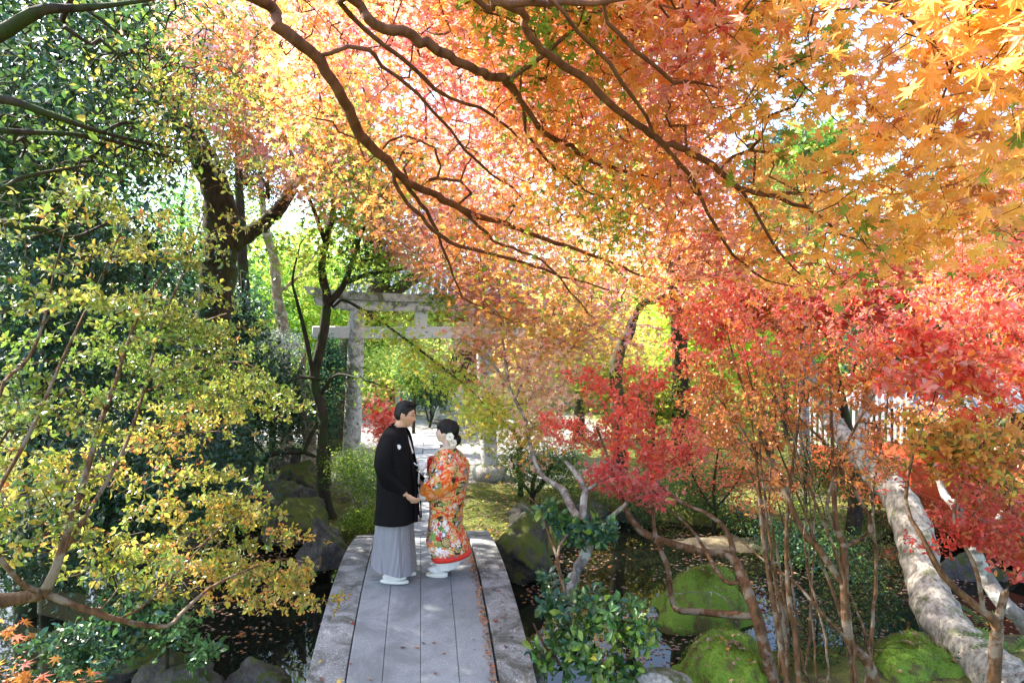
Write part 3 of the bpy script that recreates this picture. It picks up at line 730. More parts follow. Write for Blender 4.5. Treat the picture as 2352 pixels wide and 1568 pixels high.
# ---------- groom
gl = W(912, 1326, 6.12); groom = thing('person', 'man in a black crested jacket and striped grey pleated trousers', 'person', (gl[0], gl[1], float(deckz(6.2))+.004), R(-6))
HC = np.array([.080, 0, 1.592]); HR = rotm(R(4), R(7))
b = MB(); V, F = sphere(72, 56); b.add(head_shape(V)@HR.T+HC, F)
for s in (-1, 1):
    ec = HC+HR@np.array([-.008, s*.074, -.008]); ell(b, ec, (.017, .008, .031), HR@rotm(R(-s*14), R(-12)))
    ell(b, ec+HR@np.array([-.006, s*.006, .006]), (.013, .006, .022), HR@rotm(R(-s*26), R(-12)))
limbtube(b, [(.005, 0, 1.38), (.022, 0, 1.45), (.055, 0, 1.54)], [.062, .057, .06])
limbtube(b, [(0, 0, .92), (-.01, 0, 1.1), (-.015, 0, 1.25), (0, 0, 1.40)], [.13, .12, .135, .07])
WR = {-1: np.array([.140, -.195, .86]), 1: np.array([.215, .12, .885])}
for s in (-1, 1):
    limbtube(b, [(0, 0, 1.34), (-.005, s*.15, 1.36), (-.02, s*.235, 1.15), (.0, s*.245, 1.07), WR[s]], [.06, .056, .044, .042, .027])
    limbtube(b, [(0, s*.07, .93), (.0, s*.085, .5), (-.01, s*.09, .12), (.0, s*.09, .09)], [.085, .06, .04, .038])
hand(b, WR[-1], (.80, .10, -.52), (-.25, -.85, -.45), -1, .55); hand(b, WR[1], (.9, -.05, -.25), (.1, .2, .95), -1, .5)
def skincol(co, HC=HC, HR=HR, base=SK):
    c = np.tile(base, (len(co), 1)); L = (co-HC)@HR
    lip = np.exp(-((L[:, 2]+.068)/.010)**2)*np.exp(-(L[:, 1]/.022)**2)*(L[:, 0] > .06); c = c*(1-.5*lip[:, None])+np.array((.42, .12, .10))*.5*lip[:, None]
    ck = np.exp(-((L[:, 2]+.03)/.03)**2)*np.exp(-((np.abs(L[:, 1])-.045)/.025)**2)*(L[:, 0] > .02); c += ck[:, None]*np.array((.05, -.01, -.01))
    return c*(1+.05*snoise(co, 9, 4))[:, None]
finish_body(b, 'body', M['skin'], groom, skincol)
def face_bits(root, HC, HR, k=1.0, smile=False, fem=False):
    for s in (-1, 1):
        b = MB(); p = HC+HR@np.array([.0865, s*.031, .012])*k; ell(b, p, np.array([.008, .013, .0042 if fem else .0036])*k, HR@rotm(R(s*12))); b.build('eye', M['eye'], root)
        b = MB(); pts = [HC+HR@(np.array(q)*k) for q in ((.099, s*.014, .031), (.0965, s*.03, .037), (.084, s*.048, .031))]; b.tube(crspline(pts, 8), np.array([.002, .0035, .004, .004, .0035, .003, .0025, .0015])*k*(.7 if fem else 1), 6); b.build('eyebrow', M['hair'], root)
    if smile:
        b = MB(); p = HC+HR@np.array([.101, 0, -.067])*k; ell(b, p, np.array([.004, .012, .0028])*k, HR); b.build('teeth', M['whitecloth'], root)
face_bits(groom, HC, HR)
def hair_shell(root, HC, HR, inside, thick, k=1.0, seed=0):
    V, F = sphere(96, 72); P = head_shape(V, k); nrm = V/np.linalg.norm(V, axis=1)[:, None]
    m = inside(P/k); s = thick(P/k)*(1+.10*snoise(V*np.array([1, 3, 1]), 2.5, seed))
    P = P+nrm*np.where(m > 0, s*m, -.012*np.clip(-m+.2, .3, 1))[:, None]*k
    b = MB(); b.add(P@HR.T+HC, F); return b.build('hair', M['hair'], root)
def groom_hair(P):
    x, y, z = P.T; line = np.where(x > .035, .066, np.where(x > .012, .066-(.035-x)*2.9, np.where(x > -.03, -.0+(-.012)*0-.002, -.055)))
    line = np.interp(x, [-.12, -.05, -.032, -.022, .012, .022, .05, .075, .1], [-.062, -.058, -.045, .024, .016, -.012, .045, .062, .07])
    return np.clip((z-line)/.008, -1, 1)
hair_shell(groom, HC, HR, groom_hair, lambda P: .007+.021*sstep(.03, .12, P[:, 2])+.012*sstep(.05, .09, P[:, 0])*sstep(.05, .1, P[:, 2]), seed=2)
b = MB()                                                     # tufts swept up over the brow
rr = np.random.default_rng(5)
for i in range(60):
    a = rr.uniform(-1.2, 1.2); p = np.array([.088*math.cos(a)+.0, .07*math.sin(a), .088+rr.uniform(-.012, .02)]); e = p+np.array([rr.uniform(.005, .02)*math.cos(a), rr.uniform(-.008, .008)+.01*math.sin(a), rr.uniform(.012, .03)])
    b.tube(np.array([p-[.012, 0, .004], p+[0, 0, .012], e])@HR.T+HC, [.006, .005, .001], 5)
b.build('hair_tufts', M['hair'], groom)
# glasses: thin rims and temples
gm = mat_plain('thin metal rim', (.12, .11, .11), .3, .6)
b = MB()
for s in (-1, 1):
    pts = [HC+HR@np.array([.103-.010*abs(math.cos(a)*.6+.4)*0-.05*(abs(s*.031+.020*math.cos(a))-.02)*.3, s*.031+.020*math.cos(a), .006+.013*math.sin(a)]) for a in np.linspace(0, 6.283, 17)]
    b.tube(np.array(pts), .0011, 5); b.tube(np.array([HC+HR@np.array([.10, s*.052, .010]), HC+HR@np.array([.05, s*.079, .010]), HC+HR@np.array([-.005, s*.083, .006])]), .0012, 5)
b.build('glasses', gm, groom)
# hakama
keys = [(1.0, -.02, 0, .13, .13, .18, 2.2, 0), (.80, -.02, 0, .15, .15, .21, 2.3, 0), (.5, -.02, 0, .165, .175, .235, 2.5, .0), (.26, -.015, 0, .175, .205, .245, 2.6, -.02), (.115, -.01, 0, .18, .22, .25, 2.7, -.045)]
def hfold(a, u):
    q = (a*8/6.283+.15) % 1; return (.25+.75*u)*(.075*np.where(q < .82, q/.82, (1-q)/.18)-.04)
V, F, A_, v_ = loft(rowinterp(keys, 40), 220, hfold)
per = np.linalg.norm(np.diff(V[-220:], axis=0), axis=1); run = np.concatenate([[0], np.cumsum(per)])*(.72+.28*v_.reshape(40, 220)[:, :1])
cols = np.zeros((len(V), 3)); cols[:, 0] = (np.concatenate([[0], np.cumsum(per)])[None]*np.ones((40, 1))).ravel()
cloth('hakama', V, F, M['hakama'], groom, cols)
# haori
keys = [(1.475, .005, 0, .075, .085, .085, 2.0, 0), (1.455, .0, 0, .095, .10, .125, 2.0, 0), (1.40, -.01, 0, .125, .125, .215, 2.2, .0), (1.30, -.01, 0, .145, .14, .245, 2.4, 0), (1.15, -.01, 0, .17, .15, .25, 2.4, 0), (1.0, -.015, 0, .195, .155, .25, 2.4, 0), (.75, -.01, 0, .205, .165, .255, 2.4, 0), (.66, -.01, 0, .21, .18, .255, 2.4, 0), (.575, -.01, 0, .215, .19, .26, 2.4, .0)]
V, F, A_, v_ = loft(rowinterp(keys, 46), 120, lambda a, u: u*(.018*np.sin(a*5+1)+.012*np.sin(a*9+u*3)))
m = (np.abs(np.angle(np.exp(1j*A_))) < .16+.12*v_) & (v_ > .03)                # open down the front
keep = [f for f in F if not all(m[i] for i in f)]
o = cloth('haori', V, keep, M['black'], groom); md = o.modifiers.new('s', 'SOLIDIFY'); md.thickness = .008; md.offset = -1
# lapels
for s in (-1, 1):
    pts = [(-.058, s*.0, 1.478), (-.025, s*.066, 1.478), (.045, s*.082, 1.435), (.105, s*.075, 1.36), (.15, s*.065, 1.2), (.19, s*.075, 1.0), (.205, s*.085, .75), (.212, s*.095, .578)]
    P = crspline(pts, 40); b = MB(); rows = []
    for i, p in enumerate(P):
        u = np.array([.0, s*.85, .0])+np.array([-.25, 0, .12]) if i > 8 else np.array([-.1, s*.2, 1.0]); u /= np.linalg.norm(u); w = .028; n_ = np.array([.9, s*.25, .25]); n_ /= np.linalg.norm(n_)
        rows.append(np.array([p-u*w, p-u*w+n_*.012, p+u*w+n_*.012, p+u*w]))
    flat_smooth(b.rings(rows).build('lapel', M['black'], groom), 50)
for s in (-1, 1):                                                               # sleeves
    w = WR[s]-np.array([.02, 0, 0]); p0 = (-.005, s*.17, 1.40); p1 = (-.03, s*.265, 1.22); p2 = (.0, s*.262, 1.05); p3 = w+np.array([.005, 0, .03])
    V, F, A_, v_ = sleeve_mesh([p0, p1, p2, p3], [.16, .17, .17, .17], [.05, .075, .06, .045], (-1, 0, -.25), seed=s+2)
    cloth('sleeve', V, F, M['black'], groom)
def crest(pos, n_, r_=.020):
    n_ = np.array(n_, float); n_ /= np.linalg.norm(n_); u = np.cross([0, 0, 1.0], n_); u /= np.linalg.norm(u); v = np.cross(n_, u); b = MB()
    for k in range(6):
        a = k*math.pi/3; c = np.array(pos)+(u*math.cos(a)+v*math.sin(a))*r_*.58
        b.add([c+(u*math.cos(q)*.45+v*math.sin(q)*.45)*r_+n_*.002 for q in np.linspace(0, 6.283, 13)[:-1]], [tuple(range(12))])
    b.add([np.array(pos)+(u*math.cos(q)+v*math.sin(q))*r_*.5+n_*.003 for q in np.linspace(0, 6.283, 17)[:-1]], [tuple(range(16))])
    b.build('crest', M['whitecloth'], groom, smooth=False)
crest((.078, -.214, 1.315), (.55, -.8, .2), .024)
# inner white collar, obi, cords and pompoms
b = MB()
for s in (-1, 1):
    P = crspline([(-.046, 0, 1.482), (-.012, s*.060, 1.482), (.055, s*.06, 1.435), (.115, s*.02, 1.33), (.15, s*-.01, 1.22)], 24); b.tube(P, np.linspace(.010, .016, 24), 6)
b.build('white_collar', M['whitecloth'], groom)
b = MB(); b.lathe([(.145, 0), (.15, .05), (.148, .11)], (.02, 0, .97), 24); b.build('obi', M['gold'], groom)
b = MB(); V, F, _, _ = loft(rowinterp([(1.45, .02, 0, .06, .08, .08, 2), (1.3, .01, 0, .12, .1, .15, 2), (1.05, .01, 0, .165, .12, .17, 2), (.96, .01, 0, .16, .12, .17, 2)], 10), 40); b.add(V, F); b.build('black_kimono', M['black'], groom)
b = MB()
for s in (-1, 1): b.tube(crspline([(.185, s*.06, 1.14), (.205, s*.03, 1.11), (.225, s*.008, 1.10)], 8), .006, 6)
b.tube(crspline([(.222, 0, 1.10), (.218, -.01, 1.02), (.212, -.005, .94), (.218, .01, .93), (.222, .0, 1.02)], 14), .004, 6); b.build('jacket_cord', M['himo'], groom)
for c_, rr_ in (((.235, -.012, 1.115), .030), ((.262, .012, 1.10), .034), ((.245, .0, 1.085), .034)):
    V, F = sphere(24, 16); V = V*(1+.10*snoise(V, 3, 7))[:, None]*rr_; MB().add(V+np.array(c_), F).build('pompom', M['himo'], groom)
def sandal(root, c, yaw, L, heel, tabi=True):
    Rm = rotm(yaw); b = MB(); rows = []; k = 28; a = np.arange(k)/k*6.283
    for z, q in ((0, .93), (.004, 1.0), (.020, 1.0), (.024, .97)):
        x = np.cos(a)*L/2*q; y = np.sin(a)*.046*q*(1+.12*np.cos(a)); rows.append(np.stack([x, y, z*(1+heel*(.5-x/L))], 1)@Rm.T+np.array(c))
    flat_smooth(b.rings(rows).build('sandal', M['whitesole'], root), 50)
    if tabi:
        b = MB(); V, F = sphere(28, 18); x = V[:, 0]; V = V*np.array([L*.43, .04, .045]); V[:, 2] = V[:, 2]*(1-.45*sstep(-.2, 1, x))+.05*(1+heel*.3); V[:, 2] = np.maximum(V[:, 2], .024); b.add(V@Rm.T+np.array(c), F)
        limbtube(b, [np.array(c)+Rm@np.array([-L*.22, 0, .05]), np.array(c)+Rm@np.array([-L*.22, 0, .15])], [.04, .038], 6)
        st = np.array([(L*.22, 0, .062), (L*.12, .02, .066), (-L*.05, .044, .045)]); b.tube(st@Rm.T+np.array(c), .006, 6); st[:, 1] *= -1; b.tube(st@Rm.T+np.array(c), .006, 6)
        b.build('white_sock', M['whitecloth'], root)
sandal(groom, (.01, -.12, 0), R(2), .275, .1); sandal(groom, (.03, .10, 0), R(-4), .275, .1)

# ---------- bride
bl = W(1021, 1316, 6.22); bride = thing('person', 'woman in an orange red flower patterned bridal robe with white flowers in her black hair', 'person', (bl[0], bl[1], float(deckz(6.3))+.004), R(180-13))
KB = .93; HCB = np.array([-.012, 0, 1.405]); HRB = rotm(R(9), R(-13))
b = MB(); V, F = sphere(72, 56); b.add(head_shape(V, KB, True)@HRB.T+HCB, F)
for s in (-1, 1): ell(b, HCB+HRB@np.array([-.010, s*.070, -.012]), (.013, .007, .026), HRB@rotm(R(-s*14), R(-12)))
limbtube(b, [(-.02, 0, 1.16), (-.035, 0, 1.25), (-.022, 0, 1.36)], [.05, .043, .047])
limbtube(b, [(0, 0, .82), (0, 0, 1.0), (-.01, 0, 1.12), (-.02, 0, 1.22)], [.12, .105, .115, .06])
WB = {1: np.array([.175, .185, .805]), -1: np.array([.20, -.13, .85])}
for s in (-1, 1):
    limbtube(b, [(-.01, 0, 1.17), (-.015, s*.13, 1.17), (-.02, s*.19, .98), (.01, s*.195, .92), WB[s]], [.05, .045, .036, .034, .022])
    limbtube(b, [(0, s*.06, .82), (0, s*.06, .45), (0, s*.06, .1)], [.08, .055, .035])
hand(b, WB[1], (.92, -.16, -.18), (.1, .5, .85), 1, .45, .88); hand(b, WB[-1], (.9, .1, .0), (0, -.2, .95), -1, .45, .88)
finish_body(b, 'body', M['skin'], bride, lambda co: skincol(co, HCB, HRB, SKF))
face_bits(bride, HCB, HRB, KB, True, True)
def bride_hair(P):
    x, y, z = P.T; line = np.interp(x, [-.12, -.06, -.035, -.012, .01, .03, .05, .08, .1], [-.085, -.075, -.05, .0, .0, -.012, .012, .036, .036]); return np.clip((z-line)/.008, -1, 1)
hair_shell(bride, HCB, HRB, bride_hair, lambda P: .013+.015*sstep(0, .1, P[:, 2])+.020*sstep(.0, -.09, P[:, 0])*sstep(-.06, .03, P[:, 2])+.004*sstep(.06, .09, P[:, 0]), KB, 5)
b = MB(); V, F = sphere(32, 22); V = V*(1+.05*snoise(V, 2.2, 3))[:, None]*np.array([.055, .055, .058]); b.add(V@HRB.T+HCB+HRB@np.array([-.115, .0, -.052]), F); b.build('hair_bun', M['hair'], bride)
b = MB()
for i in range(26):                                            # fringe strands
    y = -.062+i*.005; p0 = np.array([.080-abs(y)*.35, y, .078]); p1 = np.array([.108-abs(y)*.55, y, .052]); p2 = np.array([.104-abs(y)*.6, y*1.04, .026+.008*math.sin(i*2.1)])
    b.tube(np.array([p0, p1, p2])*KB@HRB.T+HCB, [.007, .006, .002], 5)
b.build('hair_fringe', M['hair'], bride)
def blossom(pos, n_, R_, seed):
    n_ = np.array(n_, float); n_ /= np.linalg.norm(n_); u = np.cross([0, 0, 1.0], n_); u /= np.linalg.norm(u); v = np.cross(n_, u); fl = obj('hair_flower', MB().add(sphere(12, 8)[0]*.009+np.array(pos)+n_*.01, sphere(12, 8)[1]).me('hair_flower', M['gold']), bride)
    for k in range(6):
        a = k*1.047+seed; d = u*math.cos(a)+v*math.sin(a); s = np.cross(n_, d); VV = []; n = 6
        for i in range(n):
            for j in range(n):
                p, q = i/(n-1), j/(n-1)*2-1; w = math.sin(math.pi*(.12+.80*p))*.62
                VV.append(np.array(pos)+d*R_*p+s*R_*w*q+n_*(R_*(.30*p*(1-p)*2+.18*q*q*p-.15*p*p)+.004*(k % 2)))
        b = MB().add(VV, [(i*n+j, i*n+j+1, (i+1)*n+j+1, (i+1)*n+j) for i in range(n-1) for j in range(n-1)]); b.build('petal', M['petal'], fl)
blossom(HCB+HRB@np.array([-.062, .088, -.018]), (-.25, .95, .15), .043, .2); blossom(HCB+HRB@np.array([-.105, .080, -.066]), (-.45, .9, -.05), .038, .7); blossom(HCB+HRB@np.array([-.085, .085, -.050]), (-.35, .92, -.1), .030, 1.1)
# patterned silk
PR = np.random.default_rng(77)
def silk(u, v, seed):
    """u, v: cloth coordinates in metres; paints flowers, gold dots, clouds and a cart wheel on orange red silk"""
    r_ = np.random.default_rng(seed); Q = np.stack([u, v], 1); n1 = snoise(Q, 4.5, seed); n2 = snoise(Q*[1, 2.2], 6, seed+1); n3 = snoise(Q, 26, seed+2)
    c = np.tile(np.array((.74, .105, .012)), (len(u), 1))
    def put(m, col): c[m] = col
    put(n1 > .8, (.80, .24, .02)); put(n2 > .3, (.56, .03, .02)); put((n2 < -.55) & (n1 > -.1), (.70, .58, .42)); put((n1 < -.36), (.035, .02, .015)); put((n2 < -.8), (.60, .42, .14)); put((n1 < -.25) & (n2 > .25), (.22, .26, .07))
    put((np.abs(n1+.28) < .10) & (n3 > -.2), (.62, .42, .13)); put((n3 > .95), (.66, .48, .18)); put((n2 > .2) & (n2 < .32), (.70, .50, .22))
    st = (np.sin(v*95+n1*3) > .55) & (n1 > .1) & (n2 > -.2); put(st, (.80, .42, .24))
    u0, u1, v0, v1 = u.min(), u.max(), v.min(), v.max(); nf = int((u1-u0)*(v1-v0)*190)
    colr = [(.80, .76, .72), (.80, .76, .72), (.72, .50, .48), (.62, .03, .03), (.16, .20, .27), (.26, .20, .36), (.70, .20, .10), (.36, .44, .12), (.22, .30, .10)]
    for i in range(nf):
        cu, cv = r_.uniform(u0, u1), r_.uniform(v0, v1); rad = r_.uniform(.010, .036)
        k = (np.abs(u-cu) < rad) & (np.abs(v-cv) < rad)
        if not k.any(): continue
        du, dv = u[k]-cu, v[k]-cv; d = np.hypot(du, dv); a = np.arctan2(dv, du); pet = rad*(.78+.22*np.cos(a*r_.integers(5, 8)+i)); q = np.where(k)[0]; cc = colr[r_.integers(0, len(colr))]
        c[q[d < pet]] = cc
        if rad > .02: c[q[(d < pet*.55)]] = colr[r_.integers(0, 5)]
        c[q[d < rad*.22]] = (.62, .45, .08)
    return c
keys = [(1.262, -.02, 0, .06, .085, .09, 2.0, 0), (1.235, -.02, 0, .085, .10, .14, 2.0, 0), (1.17, -.02, 0, .115, .135, .20, 2.2, 0), (1.05, -.02, 0, .16, .20, .22, 2.3, 0), (.95, -.02, 0, .165, .215, .225, 2.3, 0), (.80, -.02, 0, .16, .19, .22, 2.3, 0), (.62, -.015, 0, .15, .16, .215, 2.3, 0), (.45, -.01, 0, .165, .165, .22, 2.3, 0), (.36, -.015, 0, .185, .20, .235, 2.3, -.0), (.27, -.03, 0, .175, .215, .235, 2.3, .0), (.20, -.04, 0, .13, .195, .205, 2.3, -.02)]
NA, NR = 260, 190
V, F, A_, v_ = loft(rowinterp(keys, NR), NA, lambda a, u: .02*np.sin(a*4+u*5)*sstep(.2, .5, u)+.012*np.sin(a*9-u*14)+.01*np.sin(u*40+a*3)*g(u-.35, .2))
cu = np.angle(np.exp(1j*A_))*.21; cvv = V[:, 2].copy(); C_ = silk(cu, cvv, 5)
# flower cluster and cart wheel low on the near side (near side is +y: angle +pi/2)
def stamp(cx, cz, rad, col, pet=6, core=None):
    d = np.hypot(cu-cx, cvv-cz); a = np.arctan2(cvv-cz, cu-cx); C_[d < rad*(.8+.2*np.cos(pet*a))] = col
    if core: C_[d < rad*.5] = core
U0 = math.pi/2*.21
for dx, dz, rad, col, core in ((-.01, .52, .05, (.14, .2, .06), None), (.05, .44, .055, (.2, .32, .08), None), (-.06, .47, .05, (.22, .34, .10), None), (.05, .56, .034, (.80, .72, .68), (.55, .2, .12)), (.0, .555, .032, (.8, .76, .74), (.6, .04, .03)), (.03, .50, .036, (.80, .74, .70), (.75, .25, .06)), (-.07, .57, .034, (.82, .80, .80), None), (-.10, .51, .036, (.82, .80, .82), None), (-.02, .46, .036, (.78, .55, .58), (.62, .04, .04)), (-.06, .455, .038, (.18, .14, .26), (.8, .78, .8)), (.0, .42, .028, (.62, .03, .03), None), (.0, .31, .036, (.82, .78, .78), None), (-.05, .29, .034, (.82, .78, .8), (.75, .5, .5)), (.03, .27, .03, (.8, .76, .76), None), (-.02, .24, .03, (.82, .79, .8), (.7, .2, .1))): stamp(U0-dx, dz, rad, col, 6, core)
d = np.hypot(cu-(U0+.075), (cvv-.385)); a = np.arctan2(cvv-.385, cu-(U0+.075)); wm = d < .050; C_[wm] = (.62, .46, .20); C_[(d > .040) & wm] = (.03, .02, .015); C_[(d < .034) & (np.abs(np.sin(a*4)) < .45) & (d > .010)] = (.03, .02, .015); C_[(d < .034) & (d > .029)] = (.03, .02, .015); C_[d < .006] = (.03, .02, .015)
o = cloth('bridal_robe', V, F, M['kimono'], bride, C_)
cuA = np.arange(64)/64*6.283                                   # padded red hem
b = MB(); pts = [(-.04+np.where(math.cos(q) > 0, .128, .198)*math.cos(q), .203*math.sin(q), .205-.02*math.cos(q)+.0) for q in np.append(cuA, 0)]; b.tube(np.array(pts, float), .030, 12, cap=False); b.build('red_hem', M['redsilk'], bride)
V, F, _, _ = loft(rowinterp([(.2, -.02, 0, .10, .14, .16, 2.3), (.12, -.02, 0, .095, .13, .15, 2.3), (.085, -.02, 0, .095, .12, .145, 2.3)], 8), 60, lambda a, u: .03*np.sin(a*13)); b = MB(); b.add(V, F); b.build('white_underskirt', M['whitecloth'], bride)
# sleeves of the robe
for s in (1, -1):
    w = WB[s]
    V, F, A2_, v2 = sleeve_mesh([(-.03, s*.12, 1.20), (-.06, s*.215, 1.08), (-.02, s*.245, .96), w+np.array([-.02, s*.005, .035])], [.15, .20, .22, .17], [.055, .08, .07, .04], (-.8, 0, -.6), 60, 70, .07, 3+s)
    c2 = silk(np.cos(A2_)*.13, v2*.55, 9+s)
    if s > 0: k = (np.sin(v2*9+np.cos(A2_)*1.5) > .1); c2[k & (v2 > .45)] = c2[k & (v2 > .45)]*.35+np.array((.80, .22, .02))*.65
    cloth('sleeve', V, F, M['kimono'], bride, c2)
    b = MB(); T_ = np.array([.9, -.1*s, -.2]); b.tube([w+np.array([-.09, 0, .02]), w+np.array([-.03, 0, .006]), w+np.array([.004, 0, -.002])], [.05, .046, .040], 16, cap=False); b.build('white_cuff', M['whitecloth'], bride)
# obi bow hump is under the robe; white collar, red chest tassel
b = MB()
P = crspline([(.085, .03, 1.10), (.055, .085, 1.19), (-.02, .098, 1.262), (-.088, .06, 1.268), (-.105, 0, 1.262), (-.088, -.06, 1.268), (-.02, -.098, 1.262), (.055, -.085, 1.19), (.085, -.03, 1.10)], 50); rows = []
for i, p in enumerate(P):
    out = np.array([p[0]+.02, p[1], 0]); out /= np.linalg.norm(out)+1e-9; up_ = np.array([0, 0, 1.0])+out*.55; up_ /= np.linalg.norm(up_); rows.append(np.array([p-up_*.022, p-up_*.022+out*.012, p+up_*.022+out*.012, p+up_*.022]))
flat_smooth(b.rings(rows).build('white_collar', M['whitecloth'], bride), 50)
b = MB()
rr = np.random.default_rng(9)
for i in range(22):
    y = .02+rr.uniform(-.02, .05); z = 1.12+rr.uniform(-.02, .04); b.tube(crspline([(.095, y, z), (.14+rr.uniform(-.01, .015), y, z+.01), (.145+rr.uniform(0, .02), y+rr.uniform(-.01, .01), z-.05-rr.uniform(0, .12))], 6), .0035, 5)
b.build('red_tassel', M['redsilk'], bride)
b = MB(); b.box((.12, .03, 1.02), (.05, .10, .24), bev=.012); flat_smooth(b.build('red_obi', M['redsilk'], bride))
sandal(bride, (.055, .075, 0), R(0), .225, 1.0); sandal(bride, (.08, -.07, 0), R(3), .225, 1.0)
b = MB(); c0 = WB[-1]; b.tube([c0+np.array([.03*0+math.cos(q)*.0, math.cos(q)*.027, math.sin(q)*.027]) for q in np.linspace(0, 6.283, 20)], .006, 6); b.build('bracelet', M['dkred'], bride)
# ------------------------------------------------------------------ big maple over the bridge (rooted behind the camera, on the left)
r = np.random.default_rng(11)
T = Tree('maple_tree', 'large maple with red brown limbs and amber leaves arching over the bridge', 'maple tree', (-2.75, -.9, -.33), seed=11, bark='bark_red')
T.limb([(-2.75, -.9, -.5, .24), (-2.7, -.85, .6, .19), (-2.5, -.6, 1.8, .17), (-2.15, .0, 2.9, .15)], wob=.006)
def feed(px, py, d, w): return (*W(px, py, d), w/2/FOC*d)
T.limb([(-2.15, 0, 2.9, .12), (-1.75, 1.1, 3.55, .06)]+[feed(*a) for a in [(560, -20, 2.75, 31.2), (640, 60, 2.85, 29.6), (725, 135, 3.0, 28.1), (790, 230, 3.2, 25.7), (828, 310, 3.4, 23.4), (890, 370, 3.6, 21.1), (935, 420, 3.8, 19.5), (1000, 447, 4.0, 17.2), (1060, 482, 4.2, 14.8), (1130, 505, 4.4, 13.3), (1210, 532, 4.6, 11.7), (1300, 565, 4.8, 9.9), (1400, 600, 5.0, 7.2), (1490, 640, 5.2, 4.5)]], wob=.006)
T.limb([(-2.15, 0, 2.9, .12), (-1.3, 1.2, 3.75, .055)]+[feed(*a) for a in [(770, -40, 2.5, 28.1), (850, 50, 2.6, 25.0), (935, 80, 2.7, 23.4), (1000, 110, 2.8, 23.4), (1065, 148, 2.95, 21.8), (1120, 175, 3.1, 20.3), (1163, 187, 3.2, 19.5), (1200, 240, 3.35, 14.0), (1245, 300, 3.5, 13.3), (1300, 335, 3.65, 11.7), (1370, 372, 3.8, 10.1), (1440, 395, 3.95, 9.0), (1530, 408, 4.1, 5.4)]], wob=.006)
T.lp([(1163, 187, 3.2, 15.6), (1225, 152, 3.1, 11.7), (1262, 118, 3.05, 10.1), (1335, 62, 3.0, 10.8), (1395, 20, 2.95, 9.9), (1440, -40, 2.9, 8.1)], wob=.006)
T.limb([(-2.15, 0, 2.9, .12), (-.9, 1.0, 3.8, .05)]+[feed(*a) for a in [(1120, -30, 2.2, 23.4), (1190, 18, 2.3, 21.1), (1218, 80, 2.4, 18.7), (1252, 122, 2.5, 17.9), (1330, 172, 2.65, 17.2), (1420, 250, 2.8, 16.4), (1500, 312, 2.95, 15.6), (1560, 342, 3.05, 14.8), (1622, 377, 3.15, 14.8), (1700, 430, 3.3, 13.3), (1765, 443, 3.4, 10.9), (1850, 444, 3.5, 7.2), (1960, 432, 3.65, 3.6)]], wob=.006)
T.lp([(1700, 430, 3.3, 10.8), (1800, 462, 3.4, 9.9), (1880, 492, 3.5, 8.1), (1940, 545, 3.6, 5.4), (2030, 570, 3.7, 2.7)], wob=.006)
T.limb([(-.9, 1.0, 3.8, .05)]+[feed(*a) for a in [(1060, -30, 2.15, 18.7), (1130, 0, 2.2, 18.7), (1210, 14, 2.25, 17.2), (1320, 6, 2.3, 14.0), (1440, -5, 2.35, 12.5), (1600, -15, 2.3, 10.9), (1800, -15, 2.1, 10.8), (2020, 0, 1.9, 9.9), (2150, 6, 1.8, 9.0), (2370, 22, 1.7, 7.2)]], wob=.006)
T.lp([(1385, 10, 2.35, 10.9), (1420, 70, 2.45, 10.1), (1478, 130, 2.55, 10.8), (1560, 190, 2.7, 8.1), (1650, 202, 2.85, 4.5)], wob=.006)
T.lp([(1240, -20, 2.2, 10.9), (1330, 72, 2.4, 10.1), (1400, 150, 2.55, 10.8), (1462, 230, 2.7, 9.9), (1500, 305, 2.9, 7.2)], wob=.006)
T.lp([(780, 5, 2.6, 12.5), (832, 62, 2.75, 11.7), (905, 128, 2.95, 10.1), (960, 170, 3.1, 10.8), (1012, 212, 3.3, 9.9), (1080, 242, 3.45, 8.1), (1140, 270, 3.6, 7.2), (1200, 330, 3.8, 4.5)], wob=.006)
T.lp([(720, 130, 3.0, 10.1), (830, 62+50, 3.05, 10.8), (880, 150, 3.2, 9.9), (1000, 260, 3.5, 8.1), (1100, 380, 3.9, 6.3), (1180, 430, 4.2, 4.5)], wob=.006)
T.lp([(895, 372, 3.6, 10.9), (920, 440, 3.75, 10.1), (962, 492, 3.95, 9.9), (1010, 540, 4.15, 9.9), (1060, 568, 4.3, 9.0), (1200, 602, 4.7, 7.2), (1310, 640, 5.0, 5.4), (1420, 670, 5.2, 3.6)], wob=.006)
T.lp([(930, 420, 3.8, 9.9), (985, 490, 4.1, 9.0), (1030, 600, 4.5, 6.3), (1075, 690, 4.9, 4.5), (1180, 740, 5.3, 2.7)], wob=.006)
T.lp([(1500, 312, 2.95, 10.1), (1560, 372, 3.1, 10.8), (1600, 430, 3.25, 9.9), (1642, 520, 3.45, 8.1), (1700, 600, 3.65, 6.3), (1770, 648, 3.8, 4.5), (1880, 665, 3.9, 2.7)], wob=.006)
T.lp([(1700, 432, 3.3, 9.0), (1752, 520, 3.45, 8.1), (1800, 590, 3.6, 6.3), (1850, 640, 3.7, 3.6)], wob=.006)
T.lp([(1200, 240, 3.35, 9.0), (1225, 330, 3.6, 7.2), (1330, 430, 4.1, 5.4), (1460, 480, 4.5, 3.6)], wob=.006)
T.lp([(1060, 482, 4.2, 9.0), (1150, 560, 4.5, 6.3), (1250, 600, 4.8, 5.4), (1350, 720, 5.2, 3.6)], wob=.006)
T.lp([(2020, 0, 1.9, 8.1), (2095, 50, 1.95, 8.1), (2150, 100, 2.0, 7.2), (2182, 160, 2.1, 6.3), (2178, 210, 2.2, 5.4), (2130, 300, 2.4, 2.7)], wob=.006)
T.lp([(2182, 160, 2.1, 5.4), (2250, 130, 2.05, 4.5), (2380, 160, 2.0, 3.6)], wob=.006)
